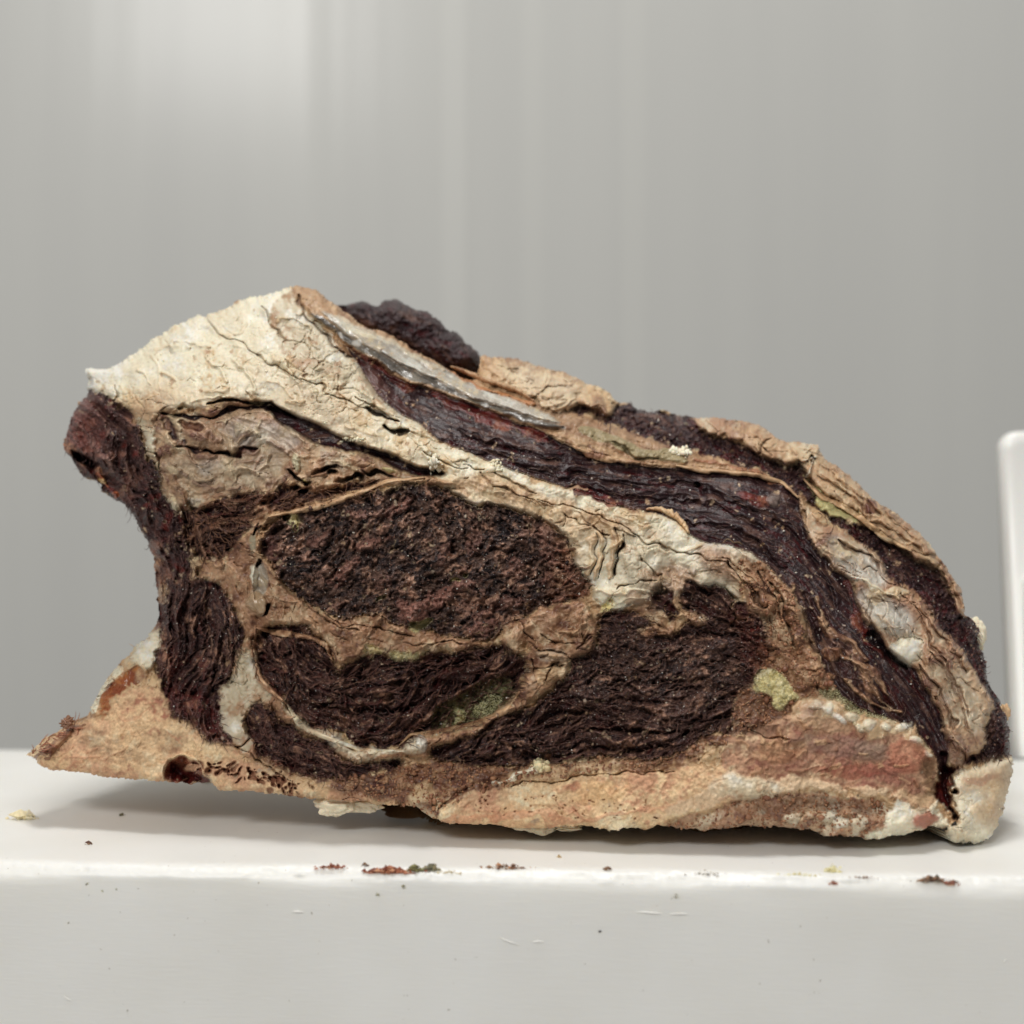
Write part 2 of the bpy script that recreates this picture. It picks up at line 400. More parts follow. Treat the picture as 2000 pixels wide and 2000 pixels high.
# ------------------------------------------------------------------ outlines (traced once, then given depth below)
SIL = [(166,726),(175,719),(214,719),(245,700),(281,677),(307,654),(346,633),(385,615),(398,619),(408,614),(434,602),(462,589),(514,574),(561,563),
 (579,559),(597,559),(612,565),(628,579),(666,602),(695,625),(726,641),(770,656),(796,675),(835,698),(873,719),(912,737),(930,742),(936,700),(945,692),(954,695),(990,700),
 (1016,703),(1052,715),(1098,725),(1129,738),(1145,751),(1168,754),(1191,767),(1207,785),(1228,785),(1243,795),(1272,804),(1298,799),(1329,806),
 (1357,816),(1367,812),(1388,815),(1419,816),(1455,824),(1476,827),(1502,840),(1517,856),(1535,861),(1572,863),(1595,867),(1605,880),(1616,898),
 (1639,914),(1665,932),(1683,953),(1709,979),(1735,994),(1761,1015),(1794,1038),(1817,1059),(1833,1082),(1843,1105),(1861,1124),(1877,1149),
 (1887,1180),(1882,1201),(1900,1209),(1913,1230),(1913,1258),(1926,1286),(1928,1324),(1943,1352),(1956,1377),(1965,1399),(1971,1430),(1971,1470),
 (1978,1483),(1976,1526),(1962,1573),(1950,1616),(1934,1638),(1897,1650),(1860,1646),(1840,1622),(1819,1614),(1788,1625),(1757,1632),(1711,1639),(1664,1636),
 (1617,1632),(1586,1622),(1524,1616),(1462,1613),(1400,1621),(1314,1617),(1236,1617),(1179,1622),(1159,1614),(1086,1616),(1029,1618),(941,1614),
 (900,1609),(854,1606),(833,1593),(817,1580),(786,1573),(709,1567),(670,1565),(605,1560),(553,1556),(506,1547),(428,1542),(415,1531),(376,1530),
 (325,1527),(247,1521),(169,1512),(118,1505),(76,1498),(66,1479),(50,1479),(56,1470),(68,1461),(81,1446),(105,1433),(125,1417),(143,1412),(167,1402),
 (177,1386),(187,1360),(208,1332),(226,1304),(247,1283),(260,1267),(286,1249),(306,1223),(309,1200),(307,1185),(306,1133),(303,1094),(289,1060),
 (273,1037),(263,1011),(255,1001),(237,980),(211,967),(196,959),(198,944),(162,933),(157,915),(134,895),(126,866),(131,838),(149,791),(170,770),(170,747)]
sil = raster(SIL)
# ragged outline: small warp only
MASK = samp(sil, PX + 0.5 * 2.6 * M25 + 1.0 * M10 + 0.6 * N4, PY + 0.5 * 2.6 * N25 + 1.0 * N10 + .6 * N4)

BIG = [(0, 500), (2050, 500), (2050, 1720), (0, 1720)]
paint('connective_web', BIG, 'web', 'tan', 0)

# upper fat cap
paint('fat_cap', [(150,700),(560,540),(575,563),(590,600),(640,660),(700,715),(731,765),(780,803),(822,827),(861,863),(899,874),(938,894),(977,913),(1042,931),
 (1104,948),(1155,969),(1207,987),(1259,997),(1285,1002),(1324,1018),(1345,1040),(1375,1062),(1414,1067),(1466,1083),(1500,1106),(1527,1140),(1560,1200),(1590,1290),
 (1600,1350),(1540,1350),(1500,1300),(1470,1200),(1400,1170),(1350,1150),(1290,1170),(1230,1195),(1175,1190),(1161,1148),(1140,1133),(1124,1107),(1114,1048),(1060,1019),(985,988),(889,965),(855,947),
 (800,945),(880,925),(796,902),(705,869),(666,853),(602,830),(571,812),(527,783),(462,783),(418,786),(398,799),(354,796),(325,806),(300,835),(300,900),(307,910),(281,866),(266,814),(224,781),(160,770)],
 'fat', 'cream', 3.0, 10)
# zones of the cap
paint(None, [(560,560),(590,600),(640,650),(690,705),(731,765),(790,810),(740,800),(690,770),(640,735),(600,715),(560,690),(540,660),(520,600)], 'fat', 'greyfat', None)
paint(None, [(230,785),(330,740),(420,770),(560,770),(640,820),(700,850),(880,918),(780,900),(640,850),(560,805),(460,800),(360,815),(320,850),(310,905),(280,860)], 'fat', 'tan', None, alpha=0.55, soft=14)
paint(None, [(450,700),(560,720),(700,800),(800,880),(700,850),(560,780),(470,750)], 'fat', 'tan', None, alpha=0.35, soft=18)
paint('rim_band', [(800,945),(880,928),(960,925),(1060,950),(1180,1000),(1270,1030),(1180,1060),(1130,1110),(1114,1048),(1060,1019),(985,988),(889,965),(855,947)], 'web', 'tan', 3.5, 8, alpha=.9, soft=4)
paint(None, [(1120,1040),(1260,1030),(1340,1060),(1300,1130),(1240,1140),(1180,1150),(1130,1120)], 'fat', 'greyfat', None, alpha=.8, soft=8)
paint(None, [(1340,1060),(1500,1110),(1560,1200),(1600,1350),(1520,1320),(1470,1210),(1380,1120)], 'web', 'browntan', None, alpha=.9, soft=8)
paint(None, [(1270,1110),(1340,1100),(1390,1140),(1330,1170),(1290,1240),(1240,1220),(1260,1160)], 'web', 'browntan', None, alpha=.8, soft=6)
paint('fat_cap', [(268,812),(320,850),(320,905),(345,1000),(335,1005),(307,940),(286,897),(266,850)], 'fat', 'greyfat', 2, 6)

# tan-pink zone between the caps
paint('inner_fat_seam', [(322,815),(400,800),(470,790),(530,795),(589,853),(666,879),(744,897),(800,928),(860,936),(780,940),(700,935),(650,945),(566,940),(520,955),(440,965),(410,990),(379,1003),(345,985),(318,930),(290,880)],
 'web', 'pinktan', -1.0, 8)
paint(None, [(330,900),(470,880),(560,890),(560,930),(440,950),(360,940),(310,925)], 'fat', 'greyfat', None, alpha=.55, soft=8)
paint(None, [(440,820),(530,815),(590,850),(560,880),(470,880),(430,860)], 'silver', 'silver', None, alpha=.55, soft=8)
# purple slits
paint('dark_strip_muscle', [(520,788),(553,799),(600,822),(666,855),(705,871),(770,886),(796,904),(875,924),(850,932),(809,928),(770,913),(744,897),(705,884),(666,879),(628,869),(589,853),(545,825)],
 'smooth', 'purple', -5.0, 5, 'soft')
for pts, wd in (([(322,815),(370,812),(420,818),(470,796),(520,792),(560,812)], 7), ([(350,866),(372,868),(420,876),(460,880),(500,872)], 6), ([(400,872),(440,880),(480,884)], 5)):
    stroke(pts, wd, -3.5, 'purple', 1)
paint(None, [(322,828),(352,822),(362,846),(374,868),(356,870),(340,850)], 'smooth', 'fibre', -3.5, 4)
blob(383, 828, 22, 7, 5, 'redbrown', -2.5, 1); blob(700, 905, 30, 8, 20, 'browntan', 1, .8)
stroke([(418,788),(440,782),(480,782),(527,783),(553,799),(575,815)], 7, -6, (60, 46, 36), 1)     # black gap above the seam
stroke([(354,797),(372,790),(398,799)], 5, -4)

# fibrous band and left pocket muscle
paint('pocket_muscle', [(335,975),(360,1000),(405,995),(440,968),(490,960),(560,952),(640,950),(745,936),(760,944),(700,962),(612,985),(524,1009),(500,1015),(505,1035),(470,1050),(455,1085),(430,1108),(400,1100),(380,1075),(355,1030)],
 'fibre', 'fibre', -4.0, 8)
# left flap
paint('neck_flap_muscle', [(170,765),(149,785),(120,838),(116,866),(120,900),(145,940),(190,950),(190,965),(240,990),(262,1032),(290,1094),(290,1200),(300,1300),(330,1400),(450,1480),(445,1340),(449,1304),(478,1262),(483,1244),(473,1200),
 (447,1172),(431,1151),(405,1146),(395,1115),(374,1076),(353,1024),(328,985),(307,921),(286,897),(268,850),(266,814),(245,799),(224,781)], 'fibre', 'flap', -1.5, 12)
paint('side_muscle', [(345,1120),(405,1150),(447,1172),(473,1200),(483,1244),(478,1262),(449,1304),(441,1340),(431,1374),(438,1407),(443,1465),(402,1445),(379,1385),(338,1385),(325,1342),(299,1298),(306,1272),(312,1200),(318,1140)],
 'fibre', 'fibre', -1.0, 8)
blob(300,1110,18,28,20,'browntan',1.0,.8); blob(315,1150,14,30,5,'browntan',0.5,.6)
paint(None, [(126,866),(131,838),(149,791),(175,775),(200,800),(205,860),(190,900),(160,880)], None, (136, 84, 74), None, alpha=.55, soft=10)
stroke([(128,868),(150,890),(176,912),(200,945)], 12, 1.5, (170, 120, 90), .8)
blob(158, 892, 30, 13, 42, (40, 22, 20), -16, 1, pit=True)                                       # dark hollow in the flap
stroke([(180,925),(205,948),(235,975)], 9, 1.5, (176, 96, 60), .9)
stroke([(178,850),(205,900),(222,930)], 10, .8, (150, 118, 108), .5)
blob(217, 957, 10, 7, 0, 'red', 0, 1); blob(195, 942, 10, 5, 10, (200, 164, 112), 1, 1)

# seam tissue left of the eye
paint('connective_web', [(385,1090),(405,1110),(432,1108),(455,1080),(475,1040),(490,1000),(500,985),(520,1000),(512,1040),(504,1065),(512,1100),(535,1102),(555,1128),(573,1161),(600,1187),(640,1202),
 (700,1205),(740,1212),(780,1213),(840,1240),(900,1248),(960,1244),(950,1254),(903,1272),(854,1277),(786,1280),(709,1274),(683,1293),(650,1306),(652,1285),(649,1267),(631,1247),(592,1236),(535,1226),(505,1226),(502,1290),(509,1322),(535,1347),
 (553,1366),(574,1394),(595,1417),(650,1440),(700,1456),(780,1462),(812,1495),(735,1480),(657,1472),(636,1456),(579,1426),(528,1379),(502,1366),(471,1390),(468,1430),(489,1438),(515,1487),(480,1490),(445,1465),(438,1407),(431,1374),(449,1304),(478,1262),(483,1244),
 (473,1200),(447,1165),(405,1140)], 'web', 'browntan', 3.2, 6)
paint('pale_membrane', [(455,1300),(480,1260),(496,1290),(500,1330),(520,1350),(540,1368),(505,1366),(475,1385),(466,1425),(490,1440),(480,1480),(445,1460),(432,1400),(436,1350)], 'fat', 'greyfat', 1.0, 6)
stroke([(553,1369),(579,1400),(610,1430),(660,1455),(720,1466),(785,1468)], 16, 1.5, 'greyfat', .9)
blob(652,1450,24,13,15,'silver',1.2,.8)
blob(513,1140,16,34,4,'silver',-4,.85,part='gristle_knob',tissue='silver'); blob(508,1178,20,22,0,(178,150,118),3.5,1,part='gristle_knob',tissue='silver')
blob(492,1065,10,26,10,(168,158,132),.5,.9,tissue='silver')
blob(500,1132,9,14,10,(236,228,205),2.2,1)
blob(522,1196,12,4,-30,(60,40,30),-5,1,pit=True); blob(508,1108,4,12,15,(60,40,30),-5,1,pit=True)
blob(548,1015,14,14,30,(36,26,24),-9,1,pit=True); blob(497,1035,5,15,15,(56,40,32),-5,1,pit=True)

# eye muscle
EYE = [(504,1060),(512,1030),(545,1020),(575,1005),(612,992),(665,975),(703,964),(757,948),(820,945),(855,949),(889,965),(920,978),(985,988),(1023,1001),(1060,1019),(1099,1035),(1114,1048),
 (1114,1076),(1124,1107),(1140,1133),(1161,1148),(1150,1164),(1088,1180),(1042,1200),(1031,1221),(990,1226),(959,1240),(933,1247),(894,1246),(855,1247),(829,1236),(791,1223),(760,1213),(726,1205),(690,1208),(638,1200),(599,1185),(573,1161),(555,1128),(535,1102),(509,1081)]
eye_m = paint('eye_muscle', EYE, 'grain', 'grain', -4.5, 7)
stroke([(500,1075),(506,1050),(520,1010),(560,1000),(612,988),(703,960),(757,942),(830,938),(890,945)], 12, 2.5, 'rim', 1, warp='soft')     # tan rim that curls over
stroke([(530,1005),(522,1035),(504,1062),(506,1085),(530,1105),(548,1130)], 10, 2.0, 'rim', .9, warp='soft')
paint(None, [(500,1060),(540,1040),(545,1090),(570,1120),(540,1105),(512,1080)], None, (104, 66, 62), None, alpha=.6, soft=6)
for x, y, a, bb, an, al in ((835,1180,62,14,-25,.85),(800,1195,26,14,20,.8),(720,1065,30,14,-20,.7),(665,1120,40,12,-30,.7),(780,985,26,12,-30,.7),(890,1160,46,9,-28,.6),(1080,1110,28,12,-30,.6),
      (930,1050,14,30,10,.4),(1010,1120,10,26,15,.45),(620,1060,30,10,-30,.5),(980,1190,60,9,-12,.5),(940,1225,44,10,-12,.7),(740,1150,30,9,-40,.4),(1060,1060,16,30,-20,.5),(700,1000,26,9,-15,.5),(870,1080,12,26,15,.4)):
    blob(x, y, a, bb, an, (132, 92, 80), 1.8, al, ragged=.7)
for x, y, a, bb, an in ((741,1177,12,5,-35),(810,1222,22,7,-15),(888,1140,14,5,0),(920,1122,6,5,0),(566,1022,16,16,-40)):
    blob(x, y, a, bb, an, 'mould', 1.2, .95, part='mould_patch', tissue='mould', name_new=True, ragged=.5)

# central web
paint('central_web', [(969,1239),(1005,1224),(1031,1221),(1044,1198),(1088,1182),(1140,1170),(1166,1205),(1179,1218),(1166,1244),(1161,1273),(1124,1288),(1111,1293),(1119,1314),(1104,1335),(1062,1350),(1045,1366),(1016,1390),(965,1418),(905,1445),(860,1455),
 (836,1462),(845,1485),(794,1478),(779,1460),(797,1436),(838,1428),(903,1426),(942,1405),(975,1390),(998,1376),(1010,1350),(1024,1327),(1034,1288),(1031,1262),(1020,1250),(1018,1275),(1005,1299),(992,1288),(980,1262)], 'web', 'browntan', 4.5, 6)
blob(1080,1285,30,16,10,'silver',1.2,.5); blob(1085,1320,28,16,0,'tan',1.5,.8); blob(800,1455,22,22,0,'greyfat',3,.9); blob(822,1448,16,20,0,'silver',3,.8)
for c in ([(1060,1245),(1085,1260),(1120,1255)],[(1035,1260),(1060,1272),(1110,1280),(1122,1290)],[(1075,1330),(1085,1305),(1100,1300)],[(1040,1290),(1050,1310),(1110,1306)],[(1135,1230),(1142,1250),(1128,1270)],[(1020,1225),(1030,1245),(1050,1255)],
          [(640,1202),(680,1225),(740,1228),(800,1240)],[(600,1190),(640,1215),(700,1235)],[(900,1256),(840,1262),(780,1250)]):
    stroke(c, 2.4, -2.4, (90, 60, 44), .6)
paint('mould_patch', [(683,1293),(720,1264),(786,1270),(855,1278),(786,1284),(712,1278),(660,1308),(648,1312)], 'mould', 'mould', .5, 4, alpha=.85, name_new=True)

# centre-left lower muscle with its cavity
paint('lower_centre_muscle', [(499,1228),(535,1228),(592,1240),(631,1250),(647,1270),(640,1306),(655,1312),(690,1296),(715,1280),(790,1286),(860,1280),(910,1274),(950,1256),(980,1256),(992,1290),(1005,1300),(1012,1290),(1028,1290),(1024,1325),(1008,1350),(985,1378),(935,1405),(900,1424),(838,1426),(797,1434),
 (779,1453),(748,1457),(709,1456),(683,1437),(618,1430),(595,1417),(574,1394),(553,1366),(535,1347),(509,1322),(502,1290)], 'fibre', 'fibre', -6.5, 9)
stroke([(500,1230),(503,1290),(512,1325),(535,1350),(556,1372)], 14, 2.0, 'redbrown', .8)
paint(None, [(925,1340),(960,1322),(1010,1330),(1000,1366),(960,1395),(905,1420),(850,1425),(835,1415),(850,1395),(890,1375)], 'mould', 'olive', -13, 10)
blob(896,1395,14,12,0,(178,172,120),6,1,part='mould_patch',tissue='mould',name_new=True)
blob(955,1372,32,20,-30,(110,110,74),3,.8,part='mould_patch',tissue='mould',name_new=True); blob(985,1345,22,14,-40,(96,98,64),2,.7)
for pts, wd, hh in (([(700,1395),(780,1390),(850,1370),(900,1345),(960,1310)], 9, -5), ([(720,1345),(800,1325),(880,1300),(960,1275)], 6, -4),([(560,1275),(600,1300),(660,1320),(720,1335)], 8, -3.5),([(620,1380),(700,1400),(760,1398),(800,1385)],8,-4),
                    ([(730,1360),(800,1345),(870,1320),(940,1290)], 10, 3),([(760,1310),(830,1290),(900,1285)], 9, 2.5),([(650,1340),(720,1360),(790,1358)],9,2.5),([(800,1400),(850,1380),(890,1355)],8,2.5)):
    stroke(pts, wd, hh, None)
blob(832,1283,18,6,0,'redbrown',1.5,.8); blob(540,1350,20,8,50,'red',0,.6)

# small lower-left muscle
paint('lower_left_muscle', [(468,1428),(471,1390),(500,1368),(528,1381),(553,1404),(579,1428),(610,1443),(636,1460),(657,1475),(735,1481),(786,1489),(815,1498),(760,1510),(670,1523),(605,1520),(553,1507),(515,1487),(491,1461),(489,1440)], 'fibre', 'fibre', -3.0, 8)
stroke([(500,1480),(560,1512),(620,1524),(700,1526),(780,1516)], 10, 0, 'red', .45)

# lower right muscle
LR = [(1167,1213),(1190,1195),(1229,1195),(1262,1200),(1281,1215),(1310,1237),(1335,1220),(1352,1216),(1350,1180),(1362,1152),(1385,1150),(1410,1165),(1430,1205),(1445,1222),(1455,1200),(1480,1205),(1490,1225),(1504,1252),(1501,1298),(1483,1311),(1462,1342),(1436,1355),(1431,1394),(1436,1430),(1398,1440),(1359,1459),(1307,1474),
 (1262,1476),(1229,1480),(1133,1488),(1003,1493),(900,1493),(850,1487),(838,1470),(848,1452),(905,1443),(965,1418),(1016,1392),(1050,1362),(1104,1338),(1122,1314),(1115,1294),(1161,1275),(1168,1244),(1180,1220)]
paint('lower_right_muscle', LR, 'fibre', 'fibre', -4.5, 8)
paint(None, [(1130,1290),(1180,1230),(1300,1240),(1400,1250),(1480,1290),(1440,1350),(1330,1380),(1200,1370),(1120,1350)], 'grain', 'grain', None, alpha=.75, soft=22)
for x, y, a, bb, an in ((1297,1170,20,24,30),(1290,1150,14,12,0),(1315,1195,12,18,-20),(1440,1190,22,12,30)):
    blob(x, y, a, bb, an, 'fibre', -4, 1, tissue='fibre')
blob(1360,1170,22,30,20,'fibre',-4.5,1,tissue='fibre',part='lower_right_muscle'); blob(1290,1225,34,10,-10,'browntan',2,.8); blob(1355,1215,26,12,40,'browntan',2.5,.7); blob(1440,1420,34,14,-30,(120,88,78),1.5,.7)
for pts, wd, hh in (([(1150,1425),(1250,1430),(1330,1425),(1430,1400)], 6, -3.5),([(930,1470),(1050,1440),(1200,1420),(1300,1390)], 8, 2.2),([(900,1484),(1050,1480),(1200,1468),(1330,1450)], 6, -4),([(1060,1370),(1180,1372),(1300,1374)], 5, -2.5),
                    ([(1230,1300),(1300,1330),(1380,1330)], 5, -2.5),([(1180,1260),(1250,1270),(1320,1262)], 5, -2.5),([(1330,1250),(1400,1240),(1480,1260)], 6, -3)):
    stroke(pts, wd, hh, None)
stroke([(1420,1200),(1450,1240),(1490,1220)], 9, 0, 'red', .6); stroke([(1500,1250),(1502,1300),(1470,1340),(1430,1365)], 9, 0.5, 'red', .6)

# right-hand crumbly fat, mixed streaks
paint('crumbly_fat', [(1488,1096),(1504,1115),(1527,1140),(1545,1170),(1560,1200),(1575,1231),(1590,1278),(1617,1324),(1636,1349),(1690,1385),(1720,1400),(1700,1412),(1648,1388),(1565,1370),(1540,1400),(1480,1420),(1436,1432),(1431,1394),(1436,1360),(1465,1345),(1490,1311),(1504,1290),(1508,1252),(1490,1205),(1450,1190),(1430,1150),(1440,1110)],
 'web', 'browntan', 1.0, 8)
paint(None, [(1430,1360),(1480,1345),(1560,1370),(1640,1392),(1560,1420),(1480,1440),(1440,1440)], 'web', 'redbrown', -1, 8, alpha=.8, soft=5)
paint('mould_patch', [(1478,1310),(1500,1306),(1530,1318),(1548,1345),(1566,1368),(1540,1372),(1525,1388),(1510,1385),(1512,1362),(1490,1355),(1468,1350)], 'mould', 'mould', 2.0, 8, 'soft', name_new=True)
paint('mould_patch', [(1173,1185),(1200,1165),(1222,1172),(1215,1190),(1190,1200),(1165,1205)], 'mould', 'mould', 1, 5, name_new=True)
paint('mould_patch', [(1590,1350),(1640,1355),(1700,1385),(1770,1410),(1815,1440),(1820,1470),(1800,1450),(1760,1420),(1700,1405),(1630,1385),(1600,1375)], 'mould', 'olive', -1, 5, alpha=.8, name_new=True)
# three lobes running down
for pts in ([(1440,1130),(1480,1170),(1510,1230)], [(1380,1095),(1430,1135),(1460,1180),(1505,1205)], [(1520,1160),(1550,1210),(1575,1260),(1590,1310)], [(1470,1210),(1520,1260),(1560,1310),(1590,1345)], [(1560,1150),(1590,1190),(1605,1235)]):
    stroke(pts, 26, 3.2, None)
for pts in ([(1410,1110),(1455,1160),(1490,1195)], [(1500,1140),(1535,1200),(1555,1260)], [(1545,1150),(1580,1220),(1600,1280),(1625,1330)], [(1470,1120),(1510,1180),(1530,1220)]):
    stroke(pts, 5, -3.5, (72, 48, 38), .7)

# long smooth muscle
paint('long_muscle', [(672,672),(705,700),(744,722),(783,745),(835,765),(886,776),(938,795),(990,818),(1050,836),(1091,863),(1129,881),(1168,891),(1197,896),(1246,904),(1285,914),(1336,914),(1414,922),(1450,924),(1502,929),(1541,948),(1561,976),(1566,1007),(1585,1048),(1610,1080),
 (1636,1105),(1657,1124),(1670,1157),(1678,1188),(1709,1214),(1748,1279),(1788,1302),(1810,1346),(1835,1386),(1860,1433),(1850,1480),(1840,1530),(1832,1525),(1825,1470),(1800,1440),(1757,1411),(1695,1388),(1633,1355),(1605,1300),(1590,1240),(1568,1190),(1545,1160),(1520,1128),
 (1500,1106),(1466,1083),(1414,1067),(1375,1062),(1347,1046),(1344,1033),(1324,1018),(1285,1004),(1259,997),(1207,987),(1155,969),(1104,948),(1052,932),(977,913),(938,894),(899,874),(861,863),(822,827),(790,812),(760,795),(731,765),(712,735)],
 'smooth', 'purple', -4.5, 10, 'soft')
paint(None, [(690,690),(740,740),(790,800),(822,827),(780,805),(740,780),(715,745)], 'smooth', (112, 74, 66), -1.5, 8, alpha=.6, soft=8)
stroke([(705,700),(760,735),(850,778),(940,806),(1000,830),(1070,866)], 20, 1.0, 'red', .85)
stroke([(670,668),(720,705),(780,735)], 8, 0, 'red', .9)
stroke([(1115,952),(1150,958),(1180,972),(1215,984)], 16, 2.0, 'red', .9); stroke([(1110,948),(1140,952)], 6, 2.5, 'pinktan', .8)
blob(1475,975,40,10,10,'red',1,.85); blob(1507,975,14,15,0,(128,112,104),1.5,.8)
paint(None, [(1541,1150),(1600,1230),(1640,1330),(1690,1385),(1760,1412),(1800,1440),(1760,1380),(1700,1330),(1650,1260),(1600,1190)], 'fibre', 'fibre', None, alpha=.8, soft=8)
for pts in ([(1620,1260),(1680,1300),(1740,1350)], [(1600,1200),(1640,1240),(1690,1290)], [(1640,1330),(1700,1370),(1760,1395)],[(1590,1170),(1625,1220)],[(1660,1290),(1700,1330),(1745,1385)]):
    stroke(pts, 10, 2.5, 'browntan', .65)
blob(1618,1272,20,14,20,'redbrown',3,.9,name_new=True); blob(1685,1225,24,16,40,'red',1,.8); stroke([(1655,1130),(1665,1170),(1690,1210)], 14, 1, 'red', .7)
stroke([(1700,1225),(1740,1280),(1775,1310)], 16, -6, (36,24,26), .8); stroke([(1688,1240),(1730,1290)], 9, 1.5, 'red', .6)
for pts in ([(800,830),(900,862),(1000,890),(1100,915),(1250,940)], [(900,830),(1000,870),(1100,890)], [(1100,930),(1250,960),(1400,985),(1500,1030)], [(1200,925),(1350,945),(1480,990)], [(1350,1010),(1450,1040),(1540,1100)],[(1500,1000),(1560,1040),(1610,1110),(1640,1180)]):
    stroke(pts, 7, 1.2, None); stroke([(a, c + 12) for a, c in pts], 5, -2.0, None)

# dried strips above the long muscle
paint('upper_membrane', [(588,600),(566,575),(575,545),(630,570),(700,620),(780,655),(880,715),(935,745),(1000,768),(1050,785),(1100,802),(1160,815),(1210,832),(1290,858),(1380,888),(1440,905),(1510,930),(1548,950),(1575,985),(1612,1012),
 (1640,1050),(1600,1075),(1585,1048),(1566,1007),(1561,976),(1541,948),(1502,929),(1414,922),(1336,914),(1285,914),(1246,904),(1197,896),(1168,891),(1129,881),(1091,863),(1050,836),(990,816),(938,793),(886,774),(835,762),(783,742),(744,716),(705,692),(672,667),(640,640)],
 'web', 'rim', 2.0, 6, 'soft')
paint(None, [(1000,770),(1100,802),(1210,832),(1300,862),(1380,890),(1300,905),(1200,885),(1105,850),(1050,815)], 'web', 'redbrown', None, alpha=.55, soft=6)
stroke([(1130,838),(1165,850),(1220,868),(1280,885),(1340,902)], 20, 2.2, (162,148,110), .85, warp='soft'); stroke([(1200,862),(1240,880),(1290,895)], 6, -2, (90,78,48), .8)
stroke([(1350,898),(1420,908),(1490,928),(1540,950)], 10, 1, (166,110,80), .8)
L1 = [(600,604),(622,615),(654,638),(692,664),(731,690),(783,716),(861,750),(938,783),(1050,818),(1104,831)]
L2 = [(1104,838),(1050,832),(990,811),(938,790),(886,771),(835,757),(783,735),(744,712),(700,686),(660,655),(622,628)]
paint('cartilage_strip', L1 + L2, 'silver', 'greyband', 3.5, 6, 'soft')
paint('silver_strip', [(618,602),(660,622),(720,652),(790,685),(860,715),(920,748),(980,775),(1040,795),(1075,808),(1104,828),(1050,817),(938,782),(861,749),(783,715),(731,689),(692,663),(654,637)], 'silver', 'silver', 4.5, 5, 'soft')
stroke([(640,612),(720,660),(800,695),(870,728)], 12, 1.0, 'cream', .5)
stroke([(870,718),(930,752),(1000,778),(1045,790)], 8, 2.5, (184,120,72), .9, warp='soft')
stroke([(600,600),(660,636),(731,684),(800,718),(870,748),(940,776),(1000,798),(1060,816),(1100,830)], 16, 2.2, None, warp='soft')
for x, y in ((667,654),(692,670),(740,698),(848,745),(877,759),(942,787)): blob(x, y, 8, 4, 30, (226,222,214), .8, .9)
paint(None, [(566,545),(640,575),(625,600),(600,600),(588,604),(572,585)], 'fat', 'rim', None, alpha=.7, soft=4)
stroke([(572,570),(580,595),(600,618),(640,660),(690,705)], 7, -3.5, (110, 80, 64), .6)

# outer muscle, outer fat
paint('outer_muscle', [(1045,783),(1090,795),(1130,780),(1190,800),(1205,780),(1240,785),(1300,790),(1370,805),(1396,847),(1427,852),(1466,872),(1500,893),(1566,918),(1592,945),(1641,1010),(1698,1020),(1755,1060),(1812,1095),(1833,1120),(1859,1165),(1874,1199),(1900,1195),(1990,1400),(1985,1480),
 (1915,1490),(1866,1500),(1847,1520),(1850,1500),(1890,1480),(1928,1450),(1931,1402),(1922,1365),(1897,1309),(1878,1262),(1864,1240),(1833,1206),(1794,1162),(1761,1136),(1735,1111),(1709,1085),(1670,1051),(1616,1015),(1590,985),(1548,948),(1500,925),(1440,903),(1380,886),(1290,855),(1210,828),(1130,805)],
 'grain', 'purple', -4.0, 7)
paint('outer_fat', [(930,740),(920,690),(960,680),(1100,715),(1150,740),(1200,765),(1200,795),(1190,812),(1178,798),(1155,787),(1137,779),(1129,795),(1085,797),(1047,782),(1000,764)], 'fat', 'tan', 3.0, 9)
paint(None, [(950,700),(1050,715),(1140,750),(1130,790),(1080,795),(1010,760)], 'fat', 'cream', None, alpha=.5, soft=10)
blob(1170,790,22,14,40,'redbrown',1.5,.6)
paint('outer_fat', [(1362,805),(1450,805),(1510,835),(1570,850),(1610,865),(1680,930),(1800,1030),(1850,1090),(1900,1170),(1900,1210),(1874,1205),(1859,1165),(1833,1120),(1812,1095),(1781,1079),(1755,1061),(1735,1048),(1698,1030),(1688,1017),(1670,993),(1644,978),(1618,965),(1592,942),(1578,930),(1566,915),(1553,906),(1515,898),(1484,885),(1450,864),(1427,850),(1396,847),(1372,828)],
 'fat', 'pinktan', 3.5, 9, label='tan rind of outer fat along the right shoulder')
paint(None, [(1420,815),(1560,860),(1680,940),(1800,1040),(1880,1160),(1860,1160),(1800,1085),(1690,1020),(1600,940),(1500,880),(1430,848)], 'fat', 'tan', None, alpha=.6, soft=6)
paint('yellow_fat_strip', [(1566,920),(1580,935),(1610,962),(1650,985),(1686,1008),(1684,1018),(1650,1014),(1610,985),(1578,950)], 'fat', (206, 196, 140), 0, 4)
blob(1705,988,12,14,70,(92,34,34),0,.9)
stroke([(1566,905),(1590,895),(1582,925),(1574,935)], 9, 4.5, 'cream', .6, warp='soft'); stroke([(1575,905),(1584,892),(1592,900)], 7, -6, (50,34,26), 1, warp='soft')
stroke([(1480,885),(1486,862),(1505,845)], 4, -3, (120,90,70), .7); stroke([(1395,818),(1402,835),(1396,845)], 4, -2, (210,190,160), .6); stroke([(1438,822),(1440,842)], 4, -2, (210,190,160), .6)
for pts in ([(1600,930),(1660,960),(1700,1000)], [(1620,915),(1680,965),(1730,1010)], [(1700,1020),(1760,1040),(1820,1080)], [(1740,1000),(1800,1050),(1840,1100)],[(1850,1130),(1865,1165),(1880,1190)]):
    stroke(pts, 5, -2.2, (160,124,94), .5); stroke([(a + 6, c - 5) for a, c in pts], 8, 1.5, None)
